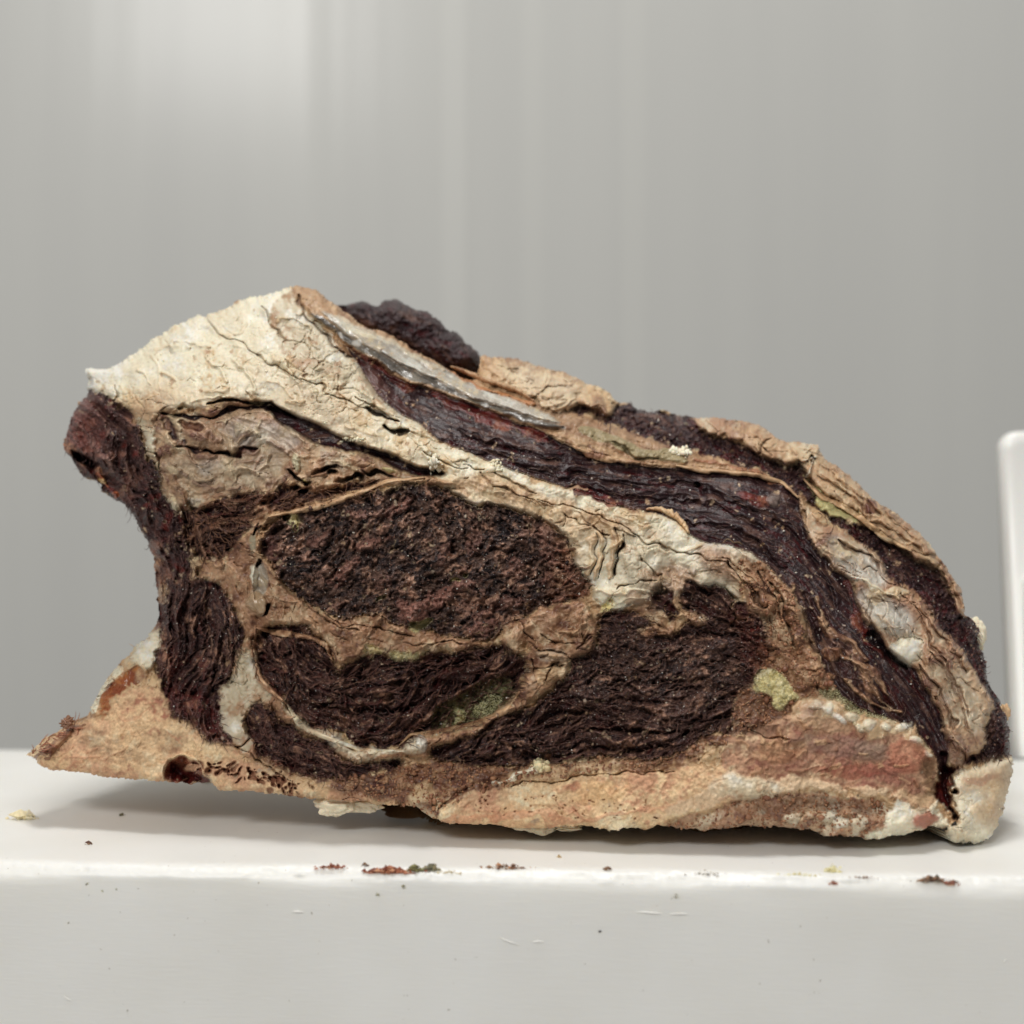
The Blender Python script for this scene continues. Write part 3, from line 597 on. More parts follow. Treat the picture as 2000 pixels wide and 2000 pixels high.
# tendon strip
paint('inner_tendon', [(1553,955),(1575,985),(1612,1012),(1640,1030),(1670,1051),(1709,1085),(1735,1111),(1761,1136),(1794,1162),(1833,1206),(1864,1240),(1878,1262),(1897,1309),(1922,1365),(1931,1402),(1928,1448),(1915,1470),(1880,1485),(1858,1450),(1835,1388),(1812,1346),(1790,1304),(1751,1279),
 (1712,1216),(1682,1188),(1672,1157),(1660,1124),(1636,1103),(1610,1078),(1588,1046),(1568,1005)], 'fat', 'pinktan', 2.5, 8)
paint(None, [(1615,1025),(1660,1060),(1710,1095),(1745,1125),(1730,1145),(1700,1130),(1665,1118),(1640,1085),(1620,1055)], 'silver', 'silver', None, alpha=.9, soft=5)
paint(None, [(1672,1140),(1700,1145),(1745,1165),(1790,1200),(1800,1240),(1770,1240),(1740,1235),(1715,1212),(1690,1185)], 'silver', 'silver', None, alpha=.85, soft=5)
paint(None, [(1830,1290),(1870,1300),(1905,1360),(1930,1400),(1925,1445),(1900,1440),(1850,1370),(1820,1320)], 'silver', 'greyfat', None, alpha=.7, soft=6)
stroke([(1662,1118),(1690,1128),(1720,1140),(1755,1160)], 16, 2.2, 'cream', .9); blob(1752,1148,14,8,0,'cream',2,.9)
blob(1735,1205,32,16,50,(212,206,192),1.5,.7); blob(1782,1265,28,34,20,'cream',3.5,.95,part='fat_lump',tissue='fat',name_new=True)
blob(1605,1005,20,12,30,'tan',2.5,.9)
for pts in ([(1760,1150),(1800,1190),(1850,1240),(1890,1310)], [(1790,1180),(1840,1260),(1900,1400)], [(1640,1050),(1700,1090),(1760,1140)], [(1830,1260),(1870,1340),(1900,1430)],[(1800,1300),(1840,1350),(1870,1430)]):
    stroke(pts, 4, -2.5, (140,104,84), .6); stroke([(a + 7, c - 2) for a, c in pts], 8, 1.4, None)

# ---------------- bones
paint('left_bone', [(60,1485),(76,1520),(250,1540),(430,1560),(560,1575),(560,1545),(500,1520),(470,1490),(445,1466),(402,1443),(379,1402),(335,1388),(325,1348),(300,1328),(262,1335),(230,1355),(205,1395),(167,1402),(105,1433),(76,1470)], 'bone', 'bone', 1.5, 12)
paint(None, [(330,1400),(379,1402),(402,1443),(470,1490),(560,1530),(700,1560),(800,1575),(700,1572),(560,1552),(470,1510),(400,1475),(340,1450)], 'bone', 'bonepale', None, alpha=.8, soft=6)
for x, y, a, bb, al in ((180,1440,30,18,.4),(330,1440,40,16,.4),(250,1470,60,20,.35)): blob(x, y, a, bb, 10, (120,92,68), 0, al, ragged=1.2, edge=.8)
paint('cartilage_wedge', [(187,1395),(195,1360),(214,1330),(228,1304),(250,1288),(275,1300),(268,1322),(240,1340),(218,1368),(206,1390)], 'silver', 'amber', -1, 6)
stroke([(178,1392),(192,1358),(212,1328),(232,1300)], 9, 1.5, 'cream', 1, warp='soft')
paint('fat_lump', [(232,1300),(250,1275),(290,1240),(306,1215),(312,1250),(305,1280),(290,1310),(262,1300),(250,1290)], 'fat', 'cream', 2, 6, name_new=True)
blob(270,1312,20,14,-30,'tan',1,.7)
for pts in ([(150,1410),(110,1440),(66,1474)], [(160,1408),(120,1430),(80,1462)], [(100,1445),(70,1465),(55,1478)], [(90,1455),(85,1475),(72,1480)], [(140,1420),(100,1450),(86,1470)]):
    stroke(pts, 7, 1.5, 'redbrown', .9)
# hollow and spongy bone
blob(352,1505,44,24,20,'red',-12,1,part='marrow_hollow',tissue='smooth',pit=True); blob(390,1522,34,12,10,'red',-8,1,part='marrow_hollow',tissue='smooth',pit=True); blob(372,1504,16,5,-10,(190,150,120),4,.9)
stroke([(315,1520),(318,1490),(340,1475),(375,1485),(400,1510),(412,1530)], 7, 1.5, 'bonepale', .7)
paint('spongy_bone', [(402,1478),(440,1482),(500,1503),(560,1533),(610,1553),(600,1570),(506,1560),(428,1555),(408,1520)], 'bone', 'bone', .5, 6)
for i in range(130):
    t = rng.random(); x = 405 + 200 * t; y = 1490 + 60 * t + rng.normal() * 9 + 6
    r = 1.6 + 4.5 * rng.random() ** 2
    blob(x, y, r * 1.1, r, 25, (130, 84, 62), -1.8, .8, ragged=.1, pit=True)
# red-brown crumb layer above the middle bone
paint('crumb_layer', [(600,1520),(680,1524),(790,1508),(850,1494),(1000,1497),(1133,1490),(1229,1483),(1307,1476),(1398,1443),(1440,1436),(1440,1450),(1400,1470),(1260,1500),(1110,1512),(1000,1537),(950,1560),(880,1580),(840,1590),(780,1565),(660,1550)], 'web', 'redbrown', 0, 7)
paint(None, [(1010,1500),(1110,1495),(1260,1484),(1300,1478),(1290,1495),(1110,1515),(1000,1540),(955,1535),(990,1520)], 'fat', 'tan', 1.5, 5, alpha=.9, soft=3)
stroke([(955,1530),(1000,1520),(1040,1500),(1060,1495)], 18, 3, 'cream', .85)
paint(None, [(560,1540),(640,1548),(760,1556),(830,1575),(860,1600),(830,1600),(780,1580),(600,1568)], 'bone', 'bonepale', .8, 5, alpha=.9, soft=4)
blob(830,1555,30,14,-10,'tan',1.2,.9); blob(870,1570,26,14,-25,'tan',1,.8); stroke([(845,1590),(870,1565),(905,1540)], 6, -2, 'red', .8)
paint('lower_bone', [(835,1604),(850,1585),(900,1562),(955,1545),(1000,1538),(1110,1514),(1200,1505),(1300,1495),(1400,1500),(1480,1510),(1480,1545),(1400,1568),(1300,1600),(1240,1640),(835,1640)], 'bone', 'bonepale', 2.0, 10)
paint(None, [(900,1560),(1000,1540),(1060,1535),(1000,1560),(900,1590),(860,1600)], 'bone', 'boneramp', None, alpha=.6, soft=8)
stroke([(850,1603),(950,1600),(1050,1598),(1150,1602),(1260,1580),(1380,1560)], 12, .6, (196,134,104), .5)
blob(1170,1545,50,22,0,(216,176,126),.8,.5); blob(1125,1535,22,12,0,(170,108,84),0,.6)
paint('rib_bone', [(1400,1500),(1400,1475),(1430,1440),(1480,1428),(1540,1400),(1565,1370),(1617,1376),(1648,1388),(1711,1413),(1773,1419),(1800,1442),(1825,1472),(1830,1520),(1838,1575),(1800,1590),(1740,1560),(1620,1540),(1480,1535)], 'bone', 'boneramp', 1.5, 10)
paint('crumb_border', [(1540,1390),(1565,1366),(1617,1374),(1650,1386),(1711,1411),(1773,1417),(1802,1440),(1826,1472),(1815,1480),(1796,1462),(1760,1440),(1720,1450),(1690,1430),(1650,1420),(1610,1405),(1570,1412)], 'fat', 'tan', 2.5, 6, alpha=.8)
for x, y, a in ((1590,1385,9),(1665,1400,12),(1700,1418,12),(1735,1425,10),(1765,1428,12),(1795,1450,10),(1610,1390,10),(1680,1425,9),(1812,1470,7)): blob(x, y, a * 1.2, a * .8, 15, 'cream', 1.8, .85)
paint(None, [(1565,1375),(1610,1380),(1600,1410),(1550,1410)], None, 'boneramp', None, alpha=.7, soft=4); blob(1640,1405,16,8,20,(232,226,214),1,.9)
blob(1640,1462,100,22,4,(128,98,86),.6,.6); blob(1600,1418,60,14,8,(190,156,124),.8,.6); blob(1490,1428,34,12,0,(104,74,56),-2,.7); blob(1520,1480,60,14,3,(170,118,96),.5,.5); blob(1720,1500,60,12,2,(176,112,92),.4,.6)
blob(1775,1475,34,28,0,(172,108,84),1.5,.7); blob(1700,1460,40,16,10,(150,124,108),.5,.5); blob(1660,1510,80,8,5,(150,72,58),0,.5); blob(1520,1465,50,18,0,(150,108,72),0,.5)
paint(None, [(1400,1510),(1480,1505),(1620,1530),(1740,1545),(1800,1560),(1800,1575),(1740,1562),(1620,1545),(1480,1545),(1400,1560),(1300,1590),(1250,1610),(1300,1580)], 'bone', (214,186,152), 2.4, 6, alpha=.9)
blob(1455,1535,60,26,0,'greyfat',1.5,.8)
paint('lower_crumb_tissue', [(1300,1600),(1400,1572),(1480,1550),(1620,1550),(1740,1568),(1760,1600),(1720,1650),(1600,1660),(1400,1650),(1280,1640)], 'web', 'pinktan', -.5, 6)
paint(None, [(1460,1580),(1560,1560),(1680,1565),(1730,1580),(1700,1600),(1600,1590),(1500,1600)], 'web', 'redbrown', -1, 6, alpha=.75, soft=8)
for x, y, a in ((1560,1603,16),(1590,1600,14),(1615,1606,14),(1640,1618,15),(1672,1620,18),(1690,1605,12),(1540,1598,9)): blob(x, y, a, a * .75, 0, 'greyfat', 2.2, .9)
paint('fat_lump', [(1735,1600),(1740,1575),(1800,1572),(1838,1580),(1858,1600),(1840,1625),(1790,1640),(1710,1655),(1680,1640),(1700,1625),(1735,1615)], 'fat', 'cream', 2, 8, name_new=True)
blob(1808,1598,16,18,20,(176,92,74),1,.8); stroke([(1820,1585),(1840,1565),(1858,1585)], 12, 2, 'cream', .9)
paint(None, [(1795,1480),(1826,1475),(1832,1530),(1826,1560),(1805,1545)], 'web', (112,84,58), 0, 5, alpha=.8, soft=3)
paint(None, [(1740,1545),(1830,1548),(1832,1572),(1790,1580)], 'fat', (210,176,136), 1, 5, alpha=.8, soft=4)
# right lump and the gap beside it
paint('right_fat_lump', [(1868,1560),(1862,1530),(1870,1512),(1900,1500),(1990,1470),(1990,1530),(1970,1600),(1950,1660),(1840,1660),(1840,1625),(1880,1615),(1876,1590)], 'fat', 'cream', 3.5, 12)
paint(None, [(1880,1515),(1960,1500),(1960,1530),(1900,1545),(1878,1570)], 'fat', 'boneramp', None, alpha=.45, soft=6)
paint(None, [(1868,1512),(1990,1470),(1990,1560),(1960,1640),(1930,1600),(1920,1540),(1880,1540)], 'fat', 'tan', None, alpha=.7, soft=8)
blob(1915, 1520, 34, 9, -8, (178,120,98), 0, .5); blob(1930, 1590, 24, 30, 0, 'tan', 1, .5)
paint('gap_muscle', [(1832,1500),(1850,1500),(1868,1512),(1860,1535),(1868,1560),(1876,1592),(1880,1612),(1868,1610),(1860,1580),(1840,1570),(1834,1540)], 'smooth', 'red', -9, 5)
stroke([(1840,1470),(1846,1510),(1852,1550),(1876,1600)], 9, -5, (54,24,24), .9)
blob(1875,1470,26,30,20,(120,82,74),2,.7)

for pts in ([(1160,1035),(1168,1080),(1160,1135)], [(1185,1030),(1192,1080),(1188,1138)], [(1145,1045),(1150,1090),(1142,1125)], [(1200,1045),(1203,1090)]):
    stroke(pts, 11, 1.6, 'tan', .75); stroke([(a + 8, c) for a, c in pts], 2.5, -2.4, (120, 88, 64), .6)
blob(1270,1135,34,22,20,(168,152,128),1.5,.6); blob(1245,1165,16,18,0,'browntan',1,.7); blob(1225,1090,30,22,30,'greyfat',1.5,.7)
for poly, a_ in (([(1085,1035),(1114,1048),(1118,1090),(1140,1133),(1161,1148),(1120,1176),(1075,1165),(1060,1140),(1085,1100)], .55), ([(1400,1190),(1450,1190),(1500,1230),(1505,1300),(1460,1345),(1435,1300),(1450,1240)], .5),
                 ([(330,1330),(400,1340),(435,1380),(440,1460),(400,1440),(375,1390),(330,1385)], .5), ([(310,1255),(350,1270),(360,1340),(330,1370),(312,1320)], .4), ([(470,1400),(500,1480),(560,1515),(640,1528),(560,1530),(495,1495),(460,1440)], .5)):
    paint(None, poly, None, 'red' if a_ < .52 else 'redbrown', None, alpha=a_, soft=9)
for pts in ([(1150,1100),(1120,1110),(1095,1140)], [(1165,1150),(1130,1140),(1100,1120)], [(1160,1160),(1120,1160),(1080,1172)], [(1120,1060),(1090,1070),(1070,1090)]):
    stroke(pts, 4, 2.0, (132, 84, 66), .7)
# random folds, creases and strands of gristle inside each tissue
def folds(names, n, length, wd, h, pal=None, alpha=.5, spread=.35, wv=.12):
    ids = [k for k, v in PARTS.items() if v[0] in names]
    yy, xx = np.nonzero(np.isin(LAB, ids) & (MASK > .5)); ii = rng.integers(0, len(yy), n)
    for i in ii:
        x, y = float(gx[xx[i]]), float(gy[yy[i]]); l0 = LAB[yy[i], xx[i]]; a = float(TH[yy[i], xx[i]]) + rng.normal(0, spread); c = rng.normal(0, wv); L_ = length * rng.uniform(.4, 1.4); pts = [(x, y)]
        for k in range(5):
            x += math.cos(a) * L_ / 5; y += math.sin(a) * L_ / 5; a += c + rng.normal(0, .1)
            if samp(LAB, np.float32(x), np.float32(y)) != l0: break
            pts.append((x, y))
        if len(pts) < 3: continue
        hh = h[0] + (h[1] - h[0]) * rng.random()
        p_ = pal[rng.integers(len(pal))] if pal else None
        stroke(pts, wd * rng.uniform(.6, 1.5), hh, p_, alpha * rng.uniform(.4, 1))
folds(['connective_web', 'central_web', 'rim_band'], 110, 46, 5, (.8, 2.2), [(190, 152, 116), (150, 112, 86), (206, 176, 138)], .5, .3)
folds(['connective_web', 'central_web', 'rim_band', 'crumbly_fat'], 110, 34, 2.0, (-2.2, -1), [(104, 74, 56)], .4, .4)
folds(['fat_cap'], 70, 60, 7, (.5, 1.6), [(240, 228, 196), (222, 196, 150), (214, 180, 132)], .45, .35)
folds(['fat_cap'], 22, 44, 1.8, (-1.6, -.6), [(168, 138, 100)], .4, .5)
folds(['inner_fat_seam'], 40, 44, 9, (.8, 2), [(200, 176, 144), (150, 110, 88), (120, 78, 68), (214, 196, 160)], .6, .35)
folds(['outer_fat', 'inner_tendon'], 110, 46, 4, (.5, 1.6), [(208, 176, 138), (178, 138, 106), (220, 200, 168)], .5, .25)
folds(['outer_fat', 'inner_tendon'], 90, 40, 2.2, (-1.8, -.8), [(134, 98, 74)], .45, .25)
folds(['lower_centre_muscle', 'lower_left_muscle', 'side_muscle', 'pocket_muscle'], 190, 42, 3.4, (1.0, 2.6), [(124, 92, 78), (104, 72, 62), (96, 48, 42), (146, 112, 92)], .6, .4)
folds(['lower_right_muscle', 'gap_muscle'], 110, 60, 3.0, (.8, 2.0), [(122, 92, 78), (100, 70, 60)], .55, .3)
folds(['lower_right_muscle', 'lower_centre_muscle', 'side_muscle'], 90, 50, 4, (-4, -2), None, 0, .25)
folds(['eye_muscle'], 90, 26, 9, (.8, 2.4), [(138, 102, 88), (120, 90, 78), (152, 114, 96)], .7, .4)
folds(['eye_muscle'], 70, 18, 6, (-4, -2), None, 0, .8)
folds(['long_muscle'], 90, 70, 2.0, (.2, .8), [(104, 82, 76), (84, 64, 62)], .45, .1, .05)
folds(['neck_flap_muscle'], 60, 50, 4, (.5, 1.5), [(110, 80, 72), (128, 96, 84), (86, 40, 38)], .5, .15)
folds(['crumbly_fat', 'crumb_layer', 'rib_bone'], 150, 20, 6, (.3, 1.4), [(190, 146, 108), (150, 104, 76), (116, 68, 54), (206, 170, 130)], .6, .5)
folds(['lower_bone', 'left_bone'], 60, 50, 4, (-.6, .8), [(186, 128, 96), (222, 188, 146), (176, 112, 84)], .4, .4)

# ------------------------------------------------------------------ relief detail per tissue (mm)
det = {
 'fat':   1.1 * N60 + 0.7 * N25 + 0.24 * N10 + 0.5 * S(Eb, 0, .5) * S(N120 + .5 * M60, -.4, .6) + 0.10 * N4 + .3 * np.maximum(XG, 0) * S(M60, -.3, 1),
 'web':   1.1 * N25 + 0.4 * LM + 0.45 * N10 + 0.28 * LF + 0.2 * S(Eb, 0, .4) + .20 * N4,
 'grain': 1.2 * N25 + 0.7 * LG + 0.38 * N10 + 0.80 * N4 + .35 * XG + 1.0 * N60,
 'fibre': 1.5 * N25 + 1.7 * LB + 1.2 * LM + 0.85 * LF + 0.5 * N4 + .4 * N10,
 'smooth': 0.55 * LB + 0.38 * LM + 0.30 * LF + 0.08 * N4 + .7 * N60,
 'bone':  0.6 * N60 + 0.4 * N25 + 0.25 * N10 + 0.22 * N4,
 'silver': 0.45 * N60 + 0.5 * LM + 0.16 * LF,
 'mould': 0.7 * N10 + 0.6 * N4,
}
for nm_, amp in (('eye_muscle', 5.0), ('lower_right_muscle', 5.0), ('lower_centre_muscle', 4.0), ('side_muscle', 3.0), ('neck_flap_muscle', 3.0), ('lower_left_muscle', 3.0), ('outer_fat', 3.0), ('right_fat_lump', 3.0), ('long_muscle', 3.0), ('inner_tendon', 3.0)):
    mk = np.isin(LAB, [k for k, v in PARTS.items() if v[0] == nm_]).astype(np.float32)
    HM += amp * (blur(mk, 16) * mk)
HM *= 1.4
for t in TIS: HM += Wt[t] * det[t]
# natural cracks of dry fat and web: random reach, following the cell edges
ck = (1 - S(Ea, 0.0, 0.05)) * S(M60 + .6 * N25 - .6, 0, .7)
HM -= 1.8 * ck * Wt['fat'] + 1.8 * ck * Wt['web'] + 1.2 * ck * Wt['bone'] * 0.3
cb = (1 - S(Eb, 0.0, 0.10)) * S(N60 + .6 * M25 - .5, 0, .9)
HM -= 0.7 * cb * (Wt['fat'] + Wt['web'])
for pts in ([(398,619),(440,660),(520,700),(560,715),(600,735),(640,770)], [(505,590),(530,630),(560,660)], [(640,772),(700,800),(775,825)], [(690,780),(730,800),(770,824)], [(735,832),(770,842),(795,838)], [(830,885),(870,900),(910,910)], [(905,900),(960,930),(1060,955)],
            [(960,950),(1080,975),(1180,1010),(1260,1050),(1340,1085),(1420,1120)], [(1100,1000),(1150,1030),(1180,1050)], [(1206,1060),(1204,1090),(1200,1130)], [(1400,1100),(1440,1125),(1470,1150)], [(1250,1085),(1300,1120),(1290,1150)], [(1210,1150),(1250,1130),(1290,1125)],
            [(225,781),(230,760),(224,745)], [(290,1010),(300,1020)], [(445,1460),(500,1490),(560,1530)], [(480,1440),(465,1455),(448,1462)], [(280,880),(310,905),(318,925)], [(1450,1415),(1490,1440),(1550,1445)], [(1000,1535),(1040,1530),(1100,1518),(1260,1500),(1310,1498)]):
    stroke(pts, 2.6, -3.6, (128, 104, 76), .4)
stroke([(735,832),(765,844),(800,842)], 8, -6, (64,50,36), .9); stroke([(712,800),(740,812),(772,824)], 6, -5, (64,50,36), .9); stroke([(1208,1065),(1204,1095),(1200,1135)], 5, -6, (70,44,30), .9)
# cavities along the inner seam
for x, y, a, bb, an, hh in ((575,925,20,6,25,-10),(640,918,36,8,-8,-11),(600,940,14,10,0,-12),(580,958,24,7,10,-11),(690,935,30,6,-10,-9),(655,928,16,8,0,-10),(740,925,30,4,5,-6)):
    blob(x, y, a, bb, an, (58,44,30), hh, .95, pit=True)
for x, y, a, bb, an in ((620,918,26,14,25),(648,945,40,12,-20),(572,900,12,14,0),(610,945,18,6,40)): blob(x, y, a, bb, an, 'browntan', 3, .9)
for x, y, a, bb, an, c in ((575,893,10,14,0,(206,196,162)),(600,935,14,5,50,(170,156,96)),(760,917,12,4,0,(176,164,112))): blob(x, y, a, bb, an, c, 2, .9)
for i in range(40):   # shallow pits in the pocket muscle
    x, y = rng.uniform(350, 470), rng.uniform(990, 1090); blob(x, y, rng.uniform(4, 11), rng.uniform(3, 7), rng.uniform(-60, 30), None, -3.5, 1, pit=True)
for pts, wd in (([(380,1002),(420,985),(470,975),(530,960)], 8), ([(395,1040),(430,1020),(470,1010),(500,985)], 8), ([(370,1060),(384,1030),(378,1005)], 8), ([(500,1000),(492,980),(510,975),(520,1005)], 10), ([(340,930),(346,965),(352,1000)], 14), ([(352,960),(358,985),(356,1000)],8)):
    stroke(pts, wd, 2.5, 'redbrown', .7)
for c in ((378, 985), (368, 982), (392, 980)): blob(c[0], c[1], 6, 4, 0, (214, 200, 180), 1.5, 1)
for i in range(60):   # nicks in the bones
    x, y = rng.uniform(880, 1300), rng.uniform(1560, 1600); blob(x, y, 2.2, 1.6, 0, (140, 92, 66), -1.5, .8)

# ------------------------------------------------------------------ depth of the big surfaces (metres from the lens)
DP = [(66,1480,.735),(250,1300,.748),(300,1500,.722),(500,1540,.716),(850,1600,.713),(1200,1615,.712),(1600,1628,.712),(1900,1645,.711),(1978,1500,.738),(1965,1420,.75),(1880,1200,.772),
 (1750,1010,.79),(1600,880,.797),(1400,820,.80),(1200,780,.803),(1000,710,.812),(780,660,.795),(600,565,.80),(400,620,.80),(170,725,.805),(130,850,.785),(250,960,.765),(310,1150,.755),(400,1300,.735),
 (300,850,.752),(400,780,.745),(500,900,.735),(700,880,.738),(500,1060,.728),(750,1060,.727),(1000,1050,.728),(1250,1080,.733),(900,900,.738),(1000,860,.755),(1300,1000,.748),(1600,1100,.748),(1750,1350,.735),
 (1800,1250,.745),(1500,1300,.726),(1200,1300,.720),(800,1400,.719),(500,1420,.72),(1400,1500,.713),(800,740,.775),(1100,840,.768),(1450,950,.762),(1900,1350,.752),(550,720,.762),(300,740,.775),(700,1240,.722),(1000,1250,.72)]
dp = np.array(DP); n = len(dp)
NEW = {(66,1480):.758,(250,1300):.762,(300,1500):.742,(500,1540):.728,(850,1600):.712,(1200,1615):.700,(1600,1628):.692,(1400,1500):.697,(1900,1645):.712,(1750,1350):.722,(400,1300):.745,(500,1420):.730,(1978,1500):.738}
for r_ in dp:
    k_ = (int(r_[0]), int(r_[1]))
    if k_ in NEW: r_[2] = NEW[k_]
    elif r_[1] > 880: r_[2] -= .012 * (r_[0] - 1000) / 1000
dp = np.vstack([dp, [(1750, 1625, .695), (1840, 1635, .704), (1400, 1618, .695)]]); n = len(dp)
def tps(r2): return r2 * np.log(r2 + 1e-6) * 0.5
K = tps(((dp[:, None, :2] - dp[None, :, :2]) ** 2).sum(-1) / 1e6); A = np.zeros((n + 3, n + 3)); A[:n, :n] = K + np.eye(n) * 2e-4
A[:n, n] = 1; A[:n, n + 1:] = dp[:, :2] / 1000; A[n:, :n] = A[:n, n:].T
sol = np.linalg.solve(A, np.r_[dp[:, 2], 0, 0, 0])
def depth_at(x, y):
    x = np.asarray(x, float); y = np.asarray(y, float)
    r2 = ((x[..., None] - dp[:, 0]) ** 2 + (y[..., None] - dp[:, 1]) ** 2) / 1e6
    return tps(r2) @ sol[:n] + sol[n] + sol[n + 1] * x / 1000 + sol[n + 2] * y / 1000
DB = resize(depth_at(PX[::8, ::8], PY[::8, ::8]), H_, W_)
DB = DB if True else DB
# distance to the outline (photo px), coarse then enlarged
fc = 4
mc = MASK[::fc, ::fc] > .5
er = mc.copy(); er[1:-1, 1:-1] = mc[1:-1, 1:-1] & mc[:-2, 1:-1] & mc[2:, 1:-1] & mc[1:-1, :-2] & mc[1:-1, 2:]
by, bx = np.nonzero(mc & ~er)
yy, xx = np.nonzero(mc)
dd = np.zeros(mc.shape, np.float32)
for i in range(0, len(yy), 4000):
    a = yy[i:i + 4000, None] - by[None]; b_ = xx[i:i + 4000, None] - bx[None]
    dd[yy[i:i + 4000], xx[i:i + 4000]] = np.sqrt((a * a + b_ * b_).min(1)) * fc * STEP
EDGE = resize(dd, H_, W_)
RND = 30 + 10 * M60
s = np.clip(EDGE / RND, 0, 1)
ROUND = 0.011 * (1 - np.sqrt(np.clip(1 - (1 - s) ** 2, 0, 1)))
D = DB + ROUND - HM * 0.001
CO *= (0.84 * (Wt['fat'] + Wt['silver']) + .84 * Wt['web'] + 1.0 * Wt['mould'] + 0.98 * Wt['bone'] + 1.25 * Wt['grain'] + 1.2 * Wt['fibre'] + 1.0 * Wt['smooth'])[..., None]
def unproject(x, y, d):
    return np.stack([(x - 1000) / FP * d, d, CH - (y - 1000) / FP * d], -1)

# ------------------------------------------------------------------ the dry-aged cut
cut = empty("dry_aged_beef_cut", (0.0, 0.75, 0.0))
tag(cut, "large dark dry-aged bone-in beef cut with cream fat cap lying on the white block", "meat cut")
OFF = np.array([0.0, 0.75, 0.0])
PT = unproject(PX, PY, D) - OFF
PT[..., 2] = np.maximum(PT[..., 2], 0.0006)
PTf = PT.reshape(-1, 3); COf = CO.reshape(-1, 3)
LAB[MASK < .5] = 0
# drop speckles: majority smoothing of the labels
for _ in range(2):
    best = np.full(LAB.shape, -1, np.float32); new = LAB.copy()
    for k in range(1, len(PARTS) + 1):
        m = (LAB == k)
        if not m.any(): continue
        c = boxblur1(boxblur1(m.astype(np.float32), 2, 0), 2, 1)
        g = c > best; best = np.where(g, c, best); new = np.where(g, k, new)
    LAB = np.where(MASK > .5, new, 0).astype(np.int16)
def components(lab):
    par = []; comp = np.full(lab.shape, -1, np.int32); prev = []
    def find(a):
        while par[a] != a: par[a] = par[par[a]]; a = par[a]
        return a
    size = []; first = []
    for j in range(lab.shape[0]):
        row = lab[j]; c = np.flatnonzero(np.diff(row)) + 1; st = np.r_[0, c]; en = np.r_[c, len(row)]; cur = []; p = 0
        for a, b_ in zip(st, en):
            k = row[a]
            if k == 0: continue
            i = len(par); par.append(i); size.append(b_ - a); first.append((j, a, b_)); comp[j, a:b_] = i; cur.append((a, b_, k, i))
            while p < len(prev) and prev[p][1] <= a: p += 1
            q_ = p
            while q_ < len(prev) and prev[q_][0] < b_:
                if prev[q_][2] == k:
                    x_, y_ = find(i), find(prev[q_][3])
                    if x_ != y_: par[x_] = y_
                q_ += 1
        prev = cur
    root = np.array([find(i) for i in range(len(par))]); tot = np.bincount(root, weights=np.array(size), minlength=len(par))
    return comp, root, tot, first
for _ in range(3):
    comp, root, tot, first = components(LAB)
    small = tot[root] < 260
    for i in np.flatnonzero(small):
        j, a, b_ = first[i]; n_ = LAB[j, a - 1] if a > 0 and LAB[j, a - 1] else (LAB[j, b_] if b_ < W_ else 0)
        if n_: LAB[j, a:b_] = n_
comp, root, tot, first = components(LAB)
CID = np.where(comp >= 0, root[np.maximum(comp, 0)], -1)
vid = np.arange(H_ * W_).reshape(H_, W_)
q = np.stack([vid[1:, :-1], vid[1:, 1:], vid[:-1, 1:], vid[:-1, :-1]], -1)
ok = (MASK[1:, :-1] > .5) & (MASK[1:, 1:] > .5) & (MASK[:-1, 1:] > .5) & (MASK[:-1, :-1] > .5)
lq = LAB[1:, :-1]; cq = CID[1:, :-1]
part_obj = {}
for k, (nm, ts, lb) in PARTS.items():
    for cid_ in sorted(np.unique(cq[(lq == k) & ok]), key=lambda c_: -tot[c_]):
        sel = q[(lq == k) & (cq == cid_) & ok]
        if len(sel) < 30: continue
        u, inv = np.unique(sel.ravel(), return_inverse=True)
        o = mesh_np(nm, PTf[u], inv.reshape(-1, 4), MAT[ts or 'web'], cut, COf[u])
        part_obj.setdefault(nm, o)
        if lb: o["label"] = lb

# rind that runs back from the outline of the cut face
okp = np.pad(ok, 1); inner = okp[1:-1, 1:-1]
ed = []
jj, ii = np.nonzero(ok & ~okp[:-2, 1:-1]); ed.append(np.stack([vid[jj, ii], vid[jj, ii + 1]], -1))
jj, ii = np.nonzero(ok & ~okp[2:, 1:-1]); ed.append(np.stack([vid[jj + 1, ii + 1], vid[jj + 1, ii]], -1))
jj, ii = np.nonzero(ok & ~okp[1:-1, :-2]); ed.append(np.stack([vid[jj + 1, ii], vid[jj, ii]], -1))
jj, ii = np.nonzero(ok & ~okp[1:-1, 2:]); ed.append(np.stack([vid[jj, ii + 1], vid[jj + 1, ii + 1]], -1))
ed = np.concatenate(ed); ub, ib = np.unique(ed.ravel(), return_inverse=True); ib = ib.reshape(-1, 2); nb = len(ub)
base = PTf[ub]; cen = np.array([0.0, 0.0, 0.085]); ringv = []; ringc = []
nzs = [samp(N60, PX.ravel()[ub], PY.ravel()[ub]), samp(M25, PX.ravel()[ub], PY.ravel()[ub])]
KR = 7
for k in range(KR):
    f_ = k / (KR - 1); v = base.copy(); v[:, 1] += .052 * f_
    sh = 1 - .05 * f_ ** 1.6 - .012 * f_ * np.abs(nzs[k % 2])
    v[:, 0] = v[:, 0] * sh; v[:, 2] = np.maximum(cen[2] + (v[:, 2] - cen[2]) * sh - (.004 * f_ if k else 0) * (base[:, 2] < .03), .0006)
    ringv.append(v); m_ = min(1, f_ * 1.4); ringc.append(COf[ub] * (1 - .6 * m_) + PALC['tan'].reshape(-1, 3)[(ub + k * 7) % (H_ * W_)] * .6 * m_)
RV = np.concatenate(ringv); RC = np.concatenate(ringc)
RF = np.concatenate([np.stack([ib[:, 0] + k * nb, ib[:, 1] + k * nb, ib[:, 1] + (k + 1) * nb, ib[:, 0] + (k + 1) * nb], -1) for k in range(KR - 1)])
